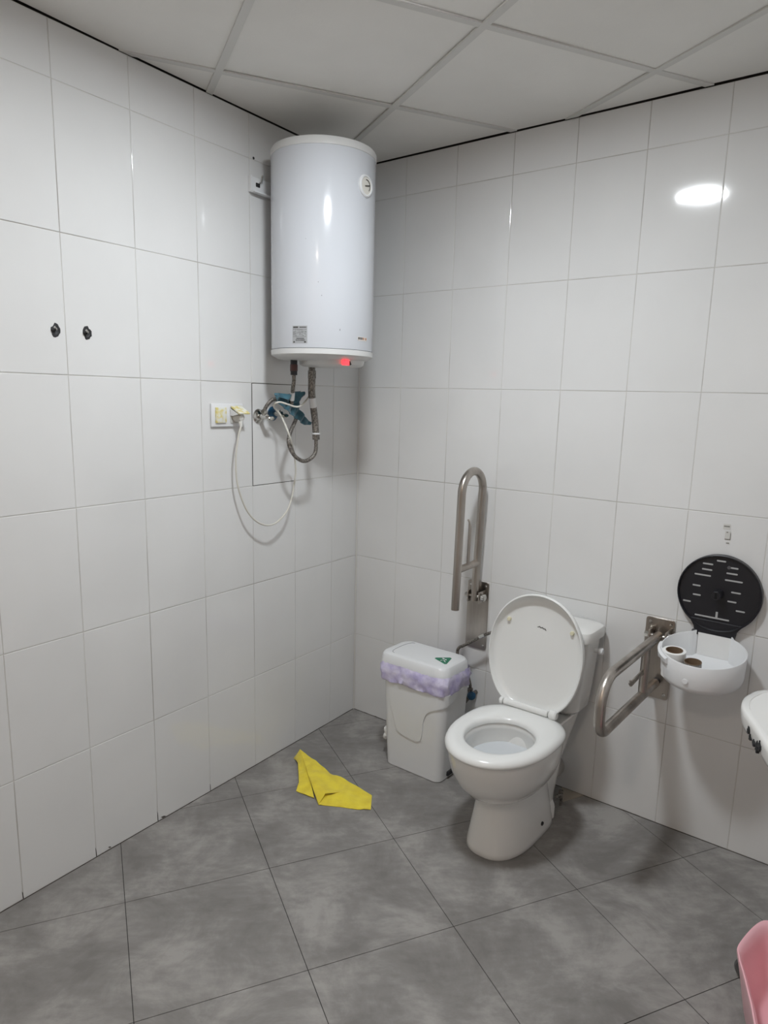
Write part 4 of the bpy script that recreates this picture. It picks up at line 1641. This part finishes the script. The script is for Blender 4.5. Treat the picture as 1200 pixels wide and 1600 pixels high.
def bring(f, z, inner=False):
    out = []
    for p in bo:
        q_ = bcen + (p - bcen) * f
        if inner:
            a = math.atan2(p.y - bcen.y, p.x - bcen.x)
            x_, y_ = math.cos(a) * 0.155, math.sin(a) * 0.200
            q_ = bcen + Vector((0.005, 0.01, 0)) + Vector((x_, y_, 0)) * inner
        out.append(FR(min(q_.x, LEN_R - 0.006), q_.y, z))
    return out


loft(bm, [bring(0.35, 0.640), bring(0.62, 0.655), bring(0.78, 0.690), bring(0.88, 0.730), bring(0.94, 0.744), bring(0.975, 0.752), bring(0.992, 0.764), bring(1.0, 0.785), bring(0.992, 0.796), bring(0.97, 0.800),
          bring(0.93, 0.8005), bring(0.925, 0.7985), bring(0.915, 0.7985), bring(0.9, 0.797, 1.06), bring(0.9, 0.794, 1.0), bring(0.8, 0.775, 0.94), bring(0.8, 0.71, 0.75), bring(0.5, 0.675, 0.35)])
obj('basin', bm, M_porc, wb, angle=50)
bm = bm_new()
cyl(bm, FR(BS + 0.20, BN, 0.795), FR(BS + 0.20, BN, 0.87), 0.02, bev=0.003)
tube(bm, round_path([FR(BS + 0.20, BN, 0.86), FR(BS + 0.10, BN, 0.87), FR(BS + 0.075, BN, 0.845)], 0.02), 0.012)
obj('tap', bm, M_chrome, wb)

# chipped enamel with dark marks low on the front face
rr = random.Random(5)
for u0, z0, r0 in ((0.712, 0.771, 0.008), (0.722, 0.760, 0.006), (0.752, 0.758, 0.008), (0.775, 0.764, 0.011), (0.795, 0.776, 0.009)):
    f_ = 0.994
    pA, pB = Vector((1.852, 0.662, 0)), Vector((1.940, 0.845, 0))
    t_ = (u0 - pA.y) / (pB.y - pA.y)
    c_ = pA.lerp(pB, t_)
    c_ = bcen + (c_ - bcen) * (0.985 + (z0 - 0.755) * 0.5)
    d_ = (pB - pA).normalized()
    nrm_ = Vector((-d_.y, d_.x, 0))
    if nrm_.x > 0:
        nrm_ = -nrm_
    bm = bm_new()
    K_ = 16
    pr_ = [r0 * rr.uniform(0.5, 1.25) for _ in range(K_)]
    rings = []
    for f, off in ((1.0, -0.004), (1.0, 0.0030), (0.5, 0.0038)):
        ring = []
        for k in range(K_):
            a = 2 * PI * k / K_
            p = c_ + d_ * (math.cos(a) * pr_[k] * f) + nrm_ * off
            ring.append(FR(p.x, p.y, z0 + math.sin(a) * pr_[k] * f * 1.3))
        rings.append(ring)
    loft(bm, rings)
    obj('chip_mark', bm, M_dark, wb)

# ------------------------------------------------------------------ pink plastic seat at lower right
pk = root('plastic_tub', 'pink plastic tub with grey wheel standing on the floor at the lower right edge', 'tub', Matrix.Translation((1.08, -1.98, 0)))
PT = [(1.112, -1.712), (1.003, -1.790), (0.975, -1.836), (0.959, -1.885), (0.927, -1.977), (0.903, -2.040), (0.885, -2.13), (0.90, -2.22), (0.98, -2.27), (1.10, -2.22), (1.19, -2.08), (1.235, -1.93), (1.225, -1.82), (1.165, -1.755)]
pc = Vector((1.06, -1.99, 0))
base_ring = []
for i in range(len(PT)):
    p0, p1, p2, p3 = [Vector(PT[(i + k) % len(PT)] + (0,)) for k in (-1, 0, 1, 2)]
    for k in range(8):
        t_ = k / 8
        base_ring.append(0.5 * ((2 * p1) + (-p0 + p2) * t_ + (2 * p0 - 5 * p1 + 4 * p2 - p3) * t_ * t_ + (-p0 + 3 * p1 - 3 * p2 + p3) * t_ ** 3))


def pring(f, z, dip=0.0):
    out = []
    for p in base_ring:
        q_ = pc + (p - pc) * f
        d_ = max(0.0, 1 - (p - Vector((1.112, -1.712, 0))).length / 0.14)
        out.append(Vector((q_.x, q_.y, z + dip * d_)))
    return out


bm = bm_new()
loft(bm, [pring(0.60, 0.030), pring(0.72, 0.034), pring(0.80, 0.055), pring(0.93, 0.15), pring(0.985, 0.185), pring(1.0, 0.196), pring(0.995, 0.201), pring(0.975, 0.202),
          pring(0.93, 0.196), pring(0.89, 0.18), pring(0.85, 0.14), pring(0.76, 0.06), pring(0.66, 0.042), pring(0.3, 0.040)])
obj('tub_body', bm, M_pink, pk, angle=60)
for cx_, cy_ in ((1.095, -1.702), (0.93, -2.13), (1.20, -1.97)):
    bm = bm_new()
    ax = Vector((0.75, 0.55, 0)).normalized()
    c_ = Vector((cx_, cy_, 0.034))
    cyl(bm, c_ - ax * 0.012, c_ + ax * 0.012, 0.034, seg=32, bev=0.006)
    wh = obj('wheel', bm, mat('grey_rubber', (0.10, 0.10, 0.10), 0.45), pk)
    bm = bm_new()
    cyl(bm, c_ + Z3 * 0.0, c_ + (pc - c_).normalized() * 0.03 + Z3 * 0.008, 0.007)
    obj('axle', bm, M_dark, wh)
